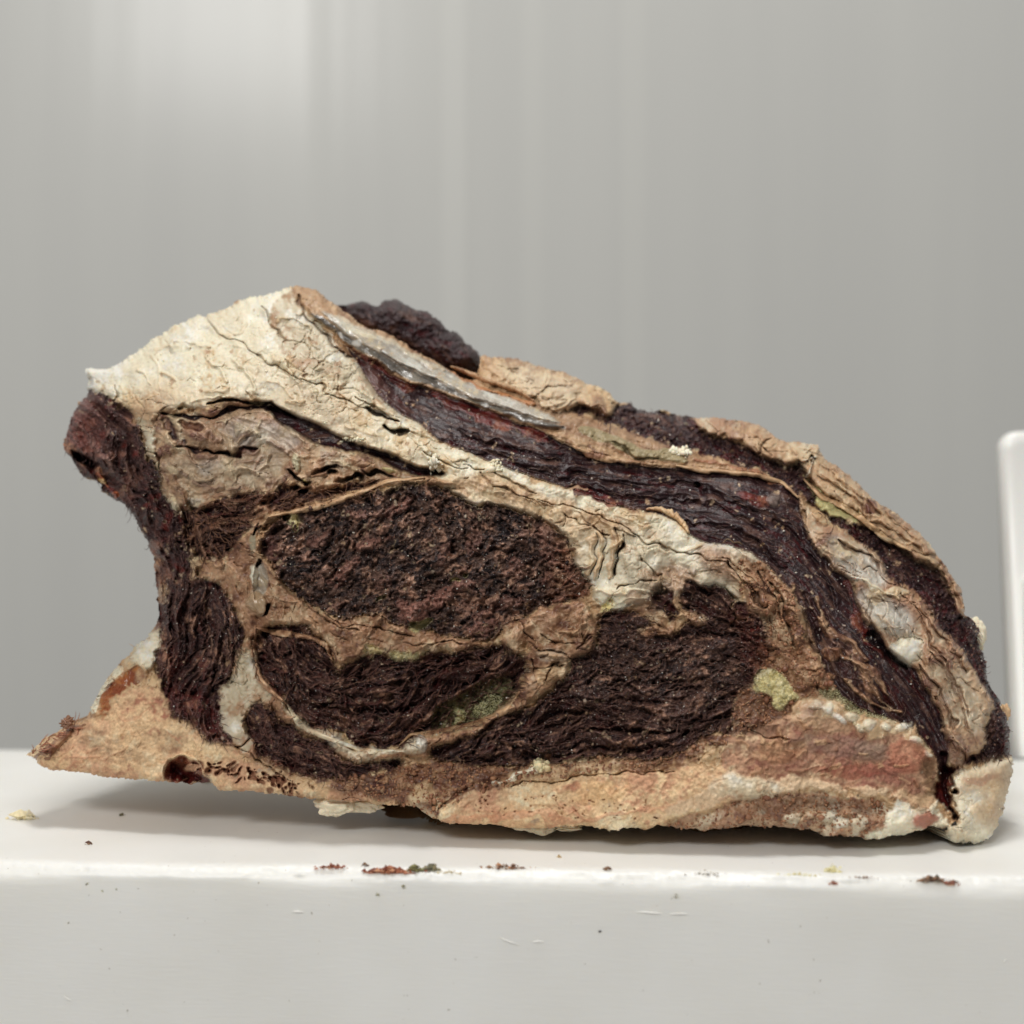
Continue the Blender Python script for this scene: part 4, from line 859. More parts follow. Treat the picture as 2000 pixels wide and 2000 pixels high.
mesh_np("side_rind", RV, RF, MAT['web'], cut, RC)

# dark lump behind
lump = [(640,600),(666,594),(695,588),(716,587),(736,592),(752,583),(770,581),(791,589),(822,607),(861,631),(894,651),(920,672),(936,693),(945,712),(955,760),(880,740),(780,690),(700,640)]
ml = samp(raster(lump), PX + 2 * M25 + 1.3 * M10, PY + 2 * N25 + 1.3 * N10)
cl, cc = (570, 780), (600, 985)
lx = np.arange(600, 985, 2.0); ly = np.arange(570, 790, 2.0); LX, LY = np.meshgrid(lx, ly)
mm = samp(ml, LX, LY); eb = blur(ml, 22); ee = samp(eb, LX, LY)
DL = 0.846 - 0.030 * np.sqrt(np.clip(ee * 2 - 0.85, 0, 1)) - 0.0007 * (samp(det['grain'], LX, LY) + 0.9 * samp(N25, LX, LY))
PL = unproject(LX, LY, DL) - OFF
qi = np.arange(LX.size).reshape(LX.shape)
ql = np.stack([qi[1:, :-1], qi[1:, 1:], qi[:-1, 1:], qi[:-1, :-1]], -1); okl = (mm[1:, :-1] > .5) & (mm[1:, 1:] > .5) & (mm[:-1, 1:] > .5) & (mm[:-1, :-1] > .5)
sel = ql[okl]; u, inv = np.unique(sel.ravel(), return_inverse=True)
cgl = samp(PALC['purple'], LX, LY).reshape(-1, 3)
mesh_np("rear_muscle", PL.reshape(-1, 3)[u], inv.reshape(-1, 4), MAT['grain'], cut, cgl[u])
# body behind the cut face: domed shell that closes the volume
un = np.maximum(MASK, ml)
sx = np.arange(30, 1996, 6.0); sy = np.arange(545, 1670, 6.0); SX, SY = np.meshgrid(sx, sy)
ms = samp(un, SX, SY) > .5
er = ms.copy(); er[1:-1, 1:-1] = ms[1:-1, 1:-1] & ms[:-2, 1:-1] & ms[2:, 1:-1] & ms[1:-1, :-2] & ms[1:-1, 2:]
by, bx = np.nonzero(ms & ~er); a = np.indices(ms.shape).reshape(2, -1).T
ds = np.empty(len(a), np.float32)
for i in range(0, len(a), 4000): ds[i:i + 4000] = np.sqrt(((a[i:i + 4000, 0:1] - by) ** 2 + (a[i:i + 4000, 1:2] - bx) ** 2).min(1)) * 6
ds = ds.reshape(ms.shape); ms &= ds > 9
d0 = np.clip(depth_at(SX, SY), .70, .86) + 0.012
t = np.clip(ds / 230, 0, 1)
back = d0 + 0.004 + 0.16 * (1 - (1 - t) ** 2) ** 0.65
P0 = unproject(SX, SY, d0)
nz = samp(N60, SX, SY) * .0025 + samp(N25, SX, SY) * .0012
P0[..., 1] = back + nz * 2
sag = np.clip((SY - 1350) / 250, 0, 1) * np.clip((SX - 500) / 250, 0, 1)
P0[..., 2] = np.maximum(P0[..., 2] - 0.022 * sag * np.clip(ds / 14, 0, 1), 0.0006)
PS = P0 - OFF
qi = np.arange(SX.size).reshape(SX.shape)
qs = np.stack([qi[1:, :-1], qi[:-1, :-1], qi[:-1, 1:], qi[1:, 1:]], -1); oks = ms[1:, :-1] & ms[1:, 1:] & ms[:-1, 1:] & ms[:-1, :-1]
sel = qs[oks]; u, inv = np.unique(sel.ravel(), return_inverse=True)
cs = samp(PALC['tan'], SX, SY) * .6 + samp(PALC['flap'], SX, SY) * .4
mesh_np("back_rind", PS.reshape(-1, 3)[u], inv.reshape(-1, 4), MAT['web'], cut, cs.reshape(-1, 3)[u])

# ------------------------------------------------------------------ loose fibres, crumbs and imitated glints on the cut (little tubes and grains)
NM = {v[0]: [k2 for k2, v2 in PARTS.items() if v2[0] == v[0]] for v in PARTS.values()}
def spots(names, n, inside=2):
    ids = sum([NM[a] for a in names], [])
    yy, xx = np.nonzero(np.isin(LAB, ids)); i = rng.integers(0, len(yy), n)
    return gx[xx[i]], gy[yy[i]]
def strands(name, names, n, length, rad, lift, colA, colB, wig=0.5, mat='fibre', parent=None, pts=None, up=0.0):
    x, y = spots(names, n) if pts is None else pts
    n = len(x); K_ = 7
    L_ = length * rng.uniform(.45, 1.3, n); ang = samp(TH, x, y) + rng.normal(0, wig, n); cur = rng.normal(0, .22, n)
    r = rad * rng.uniform(.6, 1.3, n); base = samp(D, x, y)
    lf = lift * rng.uniform(.3, 1.2, n)
    path = []
    for k in range(K_):
        path.append(np.stack([x, y], -1)); x = x + np.cos(ang) * L_ / K_; y = y + np.sin(ang) * L_ / K_ + up * k; ang = ang + cur + rng.normal(0, .12, n)
    path = np.stack(path, 1)                                  # n,K,2
    dz = np.minimum(blur_min(path), base[:, None] + .001)
    prof = np.sin(np.linspace(0.05, math.pi * .8, K_))[None]
    dep = dz - 0.0002 - lf[:, None] * prof
    P = unproject(path[..., 0], path[..., 1], dep) - OFF      # n,K,3
    V = []; tang = np.gradient(P, axis=1); tang /= np.linalg.norm(tang, axis=-1, keepdims=True) + 1e-9
    a1 = np.cross(tang, np.array([0.0, 1, 0])); a1 /= np.linalg.norm(a1, axis=-1, keepdims=True) + 1e-9; a2 = np.cross(tang, a1)
    rr = r[:, None] * np.array([.8, 1, 1, 1, .9, .7, .25])[None]
    ring = [P + rr[..., None] * (math.cos(q_) * a1 + math.sin(q_) * a2) for q_ in (0, 2.094, 4.189)]
    V = np.stack(ring, 2)                                     # n,K,3,3
    V[..., 2] = np.maximum(V[..., 2], 0.0005)
    idx = np.arange(n * K_ * 3).reshape(n, K_, 3)
    F = np.concatenate([np.stack([idx[:, :-1, i], idx[:, 1:, i], idx[:, 1:, (i + 1) % 3], idx[:, :-1, (i + 1) % 3]], -1).reshape(-1, 4) for i in range(3)])
    m = rng.random(n)[:, None]
    c = lin(colA) * (1 - m) + lin(colB) * m
    c = np.repeat(c, K_ * 3, 0)
    o = mesh_np(name, V.reshape(-1, 3), F, MAT[mat], parent or cut, c); o["kind"] = "stuff"
    return o
def blur_min(path):
    return samp(D, path[..., 0], path[..., 1])
strands("muscle_fibre", ['eye_muscle'], 800, 15, .00012, .0010, (62,44,42), (142,104,88), .8, parent=part_obj['eye_muscle'])
strands("muscle_fibre", ['lower_centre_muscle'], 1100, 30, .00015, .0013, (66,40,40), (132,92,78), .5, parent=part_obj['lower_centre_muscle'])
strands("muscle_fibre", ['lower_left_muscle'], 420, 22, .00015, .0012, (66,40,40), (132,92,78), .7, parent=part_obj['lower_left_muscle'])
strands("muscle_fibre", ['lower_right_muscle'], 1700, 24, .00014, .0010, (58,38,38), (128,92,78), .5, parent=part_obj['lower_right_muscle'])
strands("muscle_fibre", ['side_muscle', 'neck_flap_muscle'], 900, 26, .00014, .0010, (70,48,50), (120,88,80), .35, parent=part_obj['side_muscle'])
strands("muscle_fibre", ['pocket_muscle'], 420, 30, .00018, .0016, (86,56,46), (158,116,90), .6, parent=part_obj['pocket_muscle'])
strands("muscle_fibre", ['long_muscle'], 520, 34, .00010, .0004, (70,46,52), (138,108,92), .12, parent=part_obj['long_muscle'])
strands("muscle_fibre", ['outer_muscle'], 800, 18, .00015, .0010, (60,38,40), (112,76,66), .5, parent=part_obj['outer_muscle'])
strands("dry_shreds", ['crumb_layer', 'crumbly_fat', 'connective_web', 'central_web'], 900, 12, .00013, .0009, (140,98,70), (206,168,126), .9, 'web')
hx = rng.uniform(150, 1400, 30); hy = np.interp(hx, [150, 430, 850, 1400], [1508, 1538, 1602, 1615])
xm, ym = spots(['mould_patch'], 2200)
strands("mould_fuzz", None, 0, 6, .00008, .0008, (222,214,158), (240,234,196), 2.5, 'mould', pts=(xm, ym))
def grains(name, x, y, size, colA, colB, parent, mat='fat', lift=0.4, cell=None):
    n = len(x); g_ = (1 + 5 ** .5) / 2
    ico = np.array([(-1,g_,0),(1,g_,0),(-1,-g_,0),(1,-g_,0),(0,-1,g_),(0,1,g_),(0,-1,-g_),(0,1,-g_),(g_,0,-1),(g_,0,1),(-g_,0,-1),(-g_,0,1)]) / 1.9
    T = np.array([(0,11,5),(0,5,1),(0,1,7),(0,7,10),(0,10,11),(1,5,9),(5,11,4),(11,10,2),(10,7,6),(7,1,8),(3,9,4),(3,4,2),(3,2,6),(3,6,8),(3,8,9),(4,9,5),(2,4,11),(6,2,10),(8,6,7),(9,8,1)])
    s_ = size * np.exp(rng.normal(0, .45, n))
    P = unproject(x, y, samp(D, x, y) - s_ * lift) - OFF
    V = P[:, None] + ico[None] * s_[:, None, None] * rng.uniform(.4, 1.35, (n, 12, 3)) * rng.uniform(.5, 1.4, (n, 1, 3))
    V[..., 2] = np.maximum(V[..., 2], 0.0004)
    F = (T[None] + 12 * np.arange(n)[:, None, None]).reshape(-1, 3)
    m = rng.random(n)[:, None]; c = np.repeat(lin(colA) * (1 - m) + lin(colB) * m, 12, 0)
    o = mesh_np(name, V.reshape(-1, 3), F, MAT[mat], parent, c, smooth=True); o["kind"] = "stuff"; return o
x, y = spots(['long_muscle', 'outer_muscle'], 170); grains("white_specks", x, y, .00032, (214,206,196), (150,134,124), cut)
x, y = spots(['eye_muscle', 'lower_right_muscle', 'lower_centre_muscle', 'neck_flap_muscle', 'side_muscle'], 700); grains("pale_specks", x, y, .00030, (196,180,160), (130,104,90), cut)
x, y = spots(['eye_muscle', 'lower_right_muscle', 'eye_muscle', 'outer_muscle', 'lower_centre_muscle', 'side_muscle'], 2600); grains("glint_specks", x, y, .00017, (236,226,214), (186,170,156), cut, lift=.6)  # glint_specks: sparkle of the moist muscle put in as tiny pale grains
x, y = spots(['eye_muscle', 'lower_right_muscle', 'outer_muscle', 'eye_muscle'], 3500); grains("muscle_crumbs", x, y, .00040, (128,94,80), (44,33,34), cut, 'grain')
x, y = spots(['crumb_layer', 'crumbly_fat', 'lower_crumb_tissue'], 2200); grains("tissue_crumbs", x, y, .00050, (172,126,92), (124,80,58), cut, 'web')
x, y = spots(['fat_cap', 'right_fat_lump', 'crumb_border'], 500); grains("fat_flakes", x, y, .00028, (238,228,200), (224,206,170), cut, lift=0.0)
def cluster(cx_, cy_, rx, ry, n, size, a, b_, name="crumb_cluster", mat='fat', lift=.8):
    x = cx_ + rng.normal(0, rx * .45, n); y = cy_ + rng.normal(0, ry * .45, n)
    o = grains(name, x.astype(np.float32), y.astype(np.float32), size, a, b_, cut, mat, lift); return o
cluster(1332, 882, 22, 8, 60, .0009, (244,236,214), (226,214,186))
cluster(846, 905, 12, 22, 45, .0009, (238,230,212), (220,208,182))
cluster(690, 858, 28, 5, 40, .0007, (240,228,196), (226,214,186))
cluster(1052, 1492, 16, 10, 40, .0012, (232,216,176), (206,184,140))
cluster(970, 910, 14, 12, 34, .0009, (236,226,200), (220,204,170))

tx = rng.uniform(62, 150, 26).astype(np.float32); ty = (np.interp(tx, [56, 81, 125, 187], [1472, 1450, 1420, 1400]) + rng.uniform(1, 10, 26)).astype(np.float32)
strands("torn_shreds", None, 0, 30, .00032, .0008, (124,70,54), (172,112,84), .45, 'web', pts=(tx, ty))
xs_ = rng.uniform(180, 420, 26).astype(np.float32); ys_ = (np.interp(xs_, [169, 430], [1510, 1540]) - 3).astype(np.float32)
# thin curled flaps of membrane along the seams: ribbons with real thickness
def ribbon(name, pts, wid, curl, pal, mat='web', lift=.0012, seg=60, label=None, thick=.0006):
    p = np.array(pts, float); L_ = np.r_[0, np.cumsum(np.hypot(*np.diff(p, axis=0).T))]
    t = np.linspace(0, L_[-1], seg); x = np.interp(t, L_, p[:, 0]); y = np.interp(t, L_, p[:, 1])
    for _ in range(2): x[1:-1] = (x[:-2] + x[1:-1] * 2 + x[2:]) / 4; y[1:-1] = (y[:-2] + y[1:-1] * 2 + y[2:]) / 4
    tx, ty = np.gradient(x), np.gradient(y); l = np.hypot(tx, ty); nx, ny = -ty / l, tx / l
    J = 7; V = np.zeros((seg, J, 3)); C = np.zeros((seg, J, 3))
    ph = np.cumsum(rng.normal(0, .5, seg)); env = np.clip(np.sin(np.linspace(0.08, math.pi - .08, seg)) * 1.6, 0, 1)
    wv = wid * (1 + .3 * np.sin(ph)) * env
    for j in range(J):
        f_ = j / (J - 1)
        xx_ = x + nx * wv * f_; yy_ = y + ny * wv * f_
        d_ = samp(D, xx_, yy_) * .5 + samp(D, x, y) * .5 - lift * (math.sin(f_ * 2.4) * curl + .25) - .0004 * np.sin(ph * 1.7 + j)
        V[:, j] = unproject(xx_, yy_, d_) - OFF; C[:, j] = samp(PALC[pal], xx_ + j * 3, yy_ + j * 2)
    idx = np.arange(seg * J).reshape(seg, J)
    F = np.stack([idx[:-1, :-1], idx[1:, :-1], idx[1:, 1:], idx[:-1, 1:]], -1).reshape(-1, 4)
    o = mesh_np(name, V.reshape(-1, 3), F, MAT[mat], cut, C.reshape(-1, 3))
    m = o.modifiers.new("thick", 'SOLIDIFY'); m.thickness = thick; m.offset = 0
    if label: o["label"] = label
    return o
ribbon("membrane_flap", [(524,1009),(612,986),(700,960),(757,936),(830,932)], 9, 2.4, 'rim')
ribbon("membrane_flap", [(1043,784),(1000,764),(935,742),(880,716)], 7, 2.2, 'rim')
ribbon("membrane_flap", [(1118,870),(1160,884),(1200,893),(1250,902)], 10, 1.8, 'rim')
ribbon("membrane_flap", [(1320,908),(1414,918),(1480,924),(1530,940),(1560,972)], 8, 2.2, 'rim')
ribbon("membrane_flap", [(499,1222),(503,1290),(512,1325),(535,1350),(560,1375)], 7, 2.2, 'browntan')
ribbon("membrane_flap", [(1570,935),(1610,968),(1650,985),(1690,1012),(1730,1046),(1780,1076)], 8, 2.0, 'tan')
ribbon("membrane_flap", [(1345,1042),(1322,1016),(1290,1000),(1262,996)], 12, 2.6, 'tan')
ribbon("membrane_flap", [(500,1225),(560,1232),(610,1242),(640,1256),(650,1290)], 10, 2.2, 'browntan')
ribbon("membrane_flap", [(560,1374),(590,1412),(640,1438),(700,1460),(770,1466)], 9, 1.8, 'greyfat', 'fat')
ribbon("membrane_flap", [(780,1455),(800,1432),(860,1424),(930,1408),(985,1384),(1015,1350)], 9, 2.4, 'rim')

# hanging yellow fat under the front edge
def lumpmesh(name, cx_, cy_, dep, rx, ry, rz, pal, n1=40, n2=24, rag=.25, label=None, seed=1):
    r2 = np.random.default_rng(seed); th = np.linspace(0, 2 * math.pi, n1, endpoint=False); ph = np.linspace(0.02, math.pi - .02, n2)
    T_, P_ = np.meshgrid(th, ph); v = np.stack([np.sin(P_) * np.cos(T_), np.sin(P_) * np.sin(T_), np.cos(P_)], -1)
    r = np.ones(T_.shape)
    for k in range(14):
        w_ = r2.normal(0, 1, 3) * (2.5 + k * .8); r += rag * .30 / (1 + k * .12) * np.sin(v @ w_ + r2.uniform(0, 6))
    c0 = unproject(np.array(cx_, float), np.array(cy_, float), np.array(dep)) - OFF
    V = c0 + v * r[..., None] * np.array([rx, ry, rz]); V[..., 2] = np.maximum(V[..., 2], .0004)
    idx = np.arange(n1 * n2).reshape(n2, n1); F = np.stack([idx[:-1], idx[1:], np.roll(idx, -1, 1)[1:], np.roll(idx, -1, 1)[:-1]], -1).reshape(-1, 4)
    c = PALC[pal][(np.arange(n1 * n2) * 37) % H_, (np.arange(n1 * n2) * 11) % W_] * 0 + PALC[pal].reshape(-1, 3).mean(0)
    o = mesh_np(name, V.reshape(-1, 3), F, MAT['fat'], cut, c)
    if label: o["label"] = label
    return o
lumpmesh("hanging_fat", 655, 1569, .738, .0095, .006, .0060, 'cream', seed=3, rag=.16, n1=90, n2=50)
lumpmesh("hanging_fat", 712, 1571, .741, .0085, .005, .0040, 'cream', seed=9, rag=.16, n1=90, n2=50)
lumpmesh("hanging_fat", 1055, 1617, .725, .007, .005, .0030, 'cream', seed=4)
lumpmesh("hanging_fat", 1020, 1614, .722, .006, .004, .0018, 'cream', seed=5)
lumpmesh("hanging_fat", 1110, 1616, .725, .006, .004, .0016, 'cream', seed=6)
lumpmesh("curled_scrap", 131, 1411, .757, .0024, .002, .0022, 'redbrown', seed=7, rag=.8)
lumpmesh("edge_fat", 1908, 1240, .785, .004, .004, .008, 'cream', seed=11)
lumpmesh("edge_fat", 1962, 1392, .76, .0025, .003, .004, 'tan', seed=12)

# ------------------------------------------------------------------ the white cutting block
bm_, nt, b = new_mat("white_plastic"); N = nt.nodes; L = nt.links
tc = N.new("ShaderNodeTexCoord"); mp = N.new("ShaderNodeMapping"); mp.inputs["Scale"].default_value = (0.12, 1, 1)
L.new(tc.outputs["Object"], mp.inputs["Vector"])
n1 = N.new("ShaderNodeTexNoise"); n1.inputs["Scale"].default_value = 900; n1.inputs["Detail"].default_value = 3; L.new(mp.outputs["Vector"], n1.inputs["Vector"])
n2 = N.new("ShaderNodeTexNoise"); n2.inputs["Scale"].default_value = 14; n2.inputs["Detail"].default_value = 3; L.new(tc.outputs["Object"], n2.inputs["Vector"])
mx = N.new("ShaderNodeMix"); mx.data_type = 'RGBA'; mx.inputs["A"].default_value = (*lin((229, 227, 220)), 1); mx.inputs["B"].default_value = (*lin((243, 243, 240)), 1)
L.new(n2.outputs["Fac"], mx.inputs["Factor"])
# sparse dirt specks
n3 = N.new("ShaderNodeTexNoise"); n3.inputs["Scale"].default_value = 520; n3.inputs["Detail"].default_value = 1; L.new(tc.outputs["Object"], n3.inputs["Vector"])
cr = N.new("ShaderNodeMapRange"); cr.inputs["From Min"].default_value = 0.775; cr.inputs["From Max"].default_value = 0.80; cr.inputs["To Max"].default_value = .7; L.new(n3.outputs["Fac"], cr.inputs["Value"])
mx2 = N.new("ShaderNodeMix"); mx2.data_type = 'RGBA'; mx2.inputs["B"].default_value = (*lin((140, 128, 104)), 1)
L.new(mx.outputs["Result"], mx2.inputs["A"]); L.new(cr.outputs["Result"], mx2.inputs["Factor"]); L.new(mx2.outputs["Result"], b.inputs["Base Color"])
b.inputs["Roughness"].default_value = 0.42; b.inputs["Subsurface Weight"].default_value = 0.55; b.inputs["Subsurface Radius"].default_value = (1, .95, .85); b.inputs["Subsurface Scale"].default_value = .014
bp = N.new("ShaderNodeBump"); bp.inputs["Strength"].default_value = .3; bp.inputs["Distance"].default_value = .0004; L.new(n1.outputs["Fac"], bp.inputs["Height"]); L.new(bp.outputs["Normal"], b.inputs["Normal"])
RZ = math.atan2(-0.0287, 0.44)
block = empty("cutting_block", (0.0, 0.6675, 0.0), RZ); tag(block, "thick white plastic cutting block with a worn rough front edge, under the meat", "cutting block")
nx_ = 1100; xs = np.linspace(-.46, .46, nx_); r3 = np.random.default_rng(5)
prof = [(0.31, -.12), (.314, -.002), (.312, 0)] + [(t_, 0) for t_ in np.linspace(.30, .02, 12)] + [(.012, 0), (.006, 0), (.003, -.0001), (.001, -.0004), (-.0005, -.0010), (-.0016, -.0018), (-.0026, -.0028), (-.0034, -.0039), (-.0039, -.0052), (-.0041, -.0070), (-.0042, -.0100), (-.0042, -.02), (-.0042, -.05), (-.0042, -.12)]
def sm(nn, k):
    a = r3.normal(0, 1, nn + 6 * k); 
    for _ in range(2): a = np.convolve(a, np.ones(k) / k, 'same')
    a = a[3 * k:3 * k + nn]; return a / a.std()
V = np.zeros((len(prof), nx_, 3))
wav = .0008 * sm(nx_, 60)
for j, (py_, pz) in enumerate(prof):
    amp = math.exp(-((pz + .0018) / .0022) ** 2) if py_ < .01 else 0
    n_ = sm(nx_, 5) * .00028 + sm(nx_, 2) * .00016 + sm(nx_, 14) * .0003
    V[j, :, 0] = xs; V[j, :, 1] = py_ + amp * n_ + (wav if py_ < .01 else 0) * (1 if pz > -.006 else .5); V[j, :, 2] = pz - abs(amp * sm(nx_, 3) * .00022)
idx = np.arange(len(prof) * nx_).reshape(len(prof), nx_)
F = np.stack([idx[:-1, :-1], idx[1:, :-1], idx[1:, 1:], idx[:-1, 1:]], -1).reshape(-1, 4)
top = mesh_np("slab", V.reshape(-1, 3), F, bm_, block)
# scratches: thin raised slivers on the front face
wsm, nt, b = new_mat("lifted_plastic_sliver"); b.inputs["Base Color"].default_value = (*lin((240, 238, 232)), 1); b.inputs["Roughness"].default_value = .5
R = np.array([[math.cos(RZ), -math.sin(RZ)], [math.sin(RZ), math.cos(RZ)]])
def on_front(px, py):      # block-local point on the front face seen at a photo pixel
    dx = (px - 1000) / FP
    # solve local y = -.0042
    ex = -math.sin(-RZ); c = math.cos(RZ); s_ = math.sin(RZ)
    # world = (dx*d, d); local y = -s*(X-0) + c*(Y-.6675)
    d_ = (-.0042 + c * .6675) / (c - s_ * dx); X, Yw = dx * d_, d_
    return np.array([c * X + s_ * (Yw - .6675), -.0042, CH - (py - 1000) / FP * d_])
def on_top(px, py):
    pr = np.array(prof[3:]); yy_ = np.interp(np.linspace(0, len(pr) - 1, 600), np.arange(len(pr)), pr[:, 0]); zz_ = np.interp(np.linspace(0, len(pr) - 1, 600), np.arange(len(pr)), pr[:, 1])
    t_ = (px - 1000) / FP; c = math.cos(RZ); s_ = math.sin(RZ)
    d_ = (yy_ + c * .6675) / (c - s_ * t_); pp = 1000 + (CH - zz_) / d_ * FP
    i = int(np.argmin(np.abs(pp - py))); d_ = d_[i]; X = t_ * d_
    return np.array([c * X + s_ * (d_ - .6675), yy_[i], zz_[i]])
def on_top_flat(px, py):
    d_ = CH * FP / (py - 1000); X, Yw = (px - 1000) / FP * d_, d_
    c = math.cos(RZ); s_ = math.sin(RZ); return np.array([c * X + s_ * (Yw - .6675), -s_ * X + c * (Yw - .6675), 0])
def sliver(pts, w_, fn):
    P = np.array([fn(*p_) for p_ in pts]); n_ = len(P); Vv = []; Ff = []
    for i, p_ in enumerate(P):
        ww = w_ * math.sin(math.pi * (i + .4) / (n_ - .2)) 
        for k in range(4):
            a_ = k * math.pi / 2
            off = np.array([0, math.cos(a_) * ww * .6, math.sin(a_) * ww]) if fn is on_front else np.array([0, math.cos(a_) * ww, math.sin(a_) * ww * .4])
            Vv.append(p_ + off)
    for i in range(n_ - 1):
        for k in range(4): Ff.append((4 * i + k, 4 * i + (k + 1) % 4, 4 * i + 4 + (k + 1) % 4, 4 * i + 4 + k))
    mesh_np("scratch", np.array(Vv), np.array(Ff), wsm, block)
for pts in ([(975,1830),(985,1836),(998,1841),(1014,1846)], [(1242,1782),(1260,1782),(1278,1784),(1292,1785)], [(1308,1786),(1325,1785),(1343,1786)], [(1040,1840),(1050,1839),(1062,1840)], [(124,1946),(133,1952),(144,1957)], [(279,1930),(280,1940),(284,1948)], [(290,1955),(300,1968),(314,1988)],
            [(878,1812),(882,1818),(887,1822)], [(570,1781),(580,1781),(592,1782)], [(1960,1880),(1965,1875)] ):
    sliver(pts, .0005, on_front)

# ------------------------------------------------------------------ scraps on the block
def scrap(px, py, wpx, hpx, n, size, cols, label, fn=on_top, cat="meat scrap", seed=0, group=None):
    r2 = np.random.default_rng(seed + 100); c0 = fn(px, py); sc_ = (np.array([px + 1, py]) - 0)[0] * 0 + abs(fn(px + 10, py)[0] - c0[0]) / 10
    T = np.array([(0,2,4),(2,1,4),(1,3,4),(3,0,4),(2,0,5),(1,2,5),(3,1,5),(0,3,5)]); ico = np.array([(1,0,0),(-1,0,0),(0,1,0),(0,-1,0),(0,0,1),(0,0,-1)], float)
    n = int(n * 2); size *= .8; u = r2.normal(0, .32, n); v = r2.normal(0, .30, n); u += .08 * np.sin(v * 9)
    s_ = size * np.exp(r2.normal(0, .4, n)) * (1.1 - .6 * np.clip(np.hypot(u, v), 0, 1))
    P = np.zeros((n, 3)); P[:, 0] = u * wpx * sc_
    if fn is on_top: P[:, 1] = -v * hpx * sc_ * (2.2 if c0[1] > .006 else .5) ; P[:, 1] = np.where(c0[1] > .006, P[:, 1], P[:, 1] + 0); P[:, 2] = s_ * .5 + np.abs(r2.normal(0, 1.1, n)) * size * np.exp(-6 * u * u) + (0 if c0[1] > .006 else 1) * (-v * hpx * sc_ * .6)
    else: P[:, 2] = -v * hpx * sc_; P[:, 1] = -s_ * .2
    Vv = P[:, None] + ico[None] * s_[:, None, None] * r2.uniform(.3, 1.4, (n, 6, 3)) * np.stack([r2.uniform(.6, 2.2, (n, 1)), r2.uniform(.6, 1.6, (n, 1)), r2.uniform(.6, 1.3, (n, 1))], -1)
    if fn is on_top: Vv[..., 2] = np.maximum(Vv[..., 2], -.0004)
    Ff = (T[None] + 6 * np.arange(n)[:, None, None]).reshape(-1, 3)
    k = r2.integers(0, len(cols), n); c = np.repeat(lin(np.array(cols)[k]), 6, 0)
    o = mesh_np("meat_scrap", Vv.reshape(-1, 3), Ff, MAT['web'], None, c, smooth=False)
    c_, s2_ = math.cos(RZ), math.sin(RZ)
    o.location = (c_ * c0[0] - s2_ * c0[1], s2_ * c0[0] + c_ * c0[1] + .6675, c0[2]); o.rotation_euler = (0, 0, RZ)
    tag(o, label, cat, group)
RD = [(156,88,64),(176,112,82),(126,68,52),(194,142,108)]; OL = [(128,122,82),(96,88,62),(150,146,100)]; CR = [(232,222,176),(240,234,206),(220,206,150)]; BR = [(120,84,62),(150,116,88),(92,62,48)]
scrap(648,1696,44,8,34,.0007,RD,"small pair of reddish crumbs at the left end of the row on the block edge",seed=1)
scrap(712,1691,10,4,8,.0006,BR,"tiny dark brown crumb just right of the small reddish pair",seed=2)
scrap(760,1705,72,11,110,.0008,RD,"largest red-brown shred lying on the front edge of the block",seed=3)
scrap(812,1702,34,8,34,.0008,OL,"olive green crumb touching the right end of the large red shred",seed=4)
scrap(840,1700,26,11,30,.0008,[(120,116,92),(150,140,108),(96,90,70)],"grey-green flake right of the olive crumb on the edge",seed=5)
scrap(880,1706,60,6,24,.0004,[(214,200,160),(200,180,140)],"faint beige smear of bits right of the grey-green flake",seed=6)
scrap(990,1696,60,10,50,.0006,BR + [(190,140,104)],"brown broken crumb near the middle of the front edge",seed=7)
scrap(1624,1703,18,20,50,.0007,CR,"cream yellow fluffy crumb on the edge below the right of the meat",seed=8)
scrap(1560,1712,80,8,30,.0005,CR,"scatter of pale yellow specks left of the fluffy cream crumb",seed=9)
scrap(1626,1727,12,6,12,.0005,RD,"tiny reddish speck below the cream yellow crumb",seed=10)
scrap(1822,1722,50,13,70,.0008,BR + [(170,140,120),(104,96,80)],"grey-brown dried scrap at the right end of the front edge",seed=11)
scrap(1856,1728,26,9,22,.0006,RD,"reddish crumbs trailing off the right of the grey-brown scrap",seed=12)
scrap(48,1600,34,8,60,.0010,[(226,212,172),(236,226,196)],"cream flake of fat on the block at the far left",seed=13)
scrap(238,1593,9,4,8,.0006,[(100,98,70),(80,76,56)],"small olive speck at the edge of the shadow on the left",seed=14)
scrap(176,1650,12,2,7,.0005,BR,"thin brown sliver in front of the shadow on the left",seed=15)
scrap(1092,1675,9,7,10,.0005,[(214,200,170),(190,160,120)],"tiny pale crumb in front of the middle of the meat",seed=16)
scrap(1186,1699,14,6,9,.0005,BR,"small brown crumb between the middle and right crumbs",seed=17)
scrap(1380,1708,60,8,18,.0004,[(120,110,84),(96,84,66)],"dark specks scattered along the edge right of centre",seed=18)
scrap(1690,1716,60,6,14,.0004,BR,"brown specks between the cream crumb and the grey-brown scrap",seed=19)
scrap(405,1528,14,5,16,.0008,[(226,226,206),(170,176,140)],"whitish green crumb beneath the tip of the left bone",seed=20)
for i, (px, py, w__, lb) in enumerate(((202,1738,8,"dark olive speck lowest under the left front edge"),(272,1722,12,"olive speck right of the others on the left front face"),(172,1727,10,"small olive fleck leftmost on the front face of the block"),(738,1747,5,"single dark dot on the front face below the red shred"),(1172,1819,5,"lone black dot on the front face right of the scratch"),
        (788,1733,6,"brown speck hanging below the large red shred"),(1318,1752,14,"faint grey specks on the front face right of centre"),(226,1737,4,"tiny dot right of the dark olive speck on the front face"))):
    scrap(px, py, w__, w__ * .7, 6, .0004, OL if i != 4 else [(40,36,32)], lb, on_front, "speck", seed=30 + i)

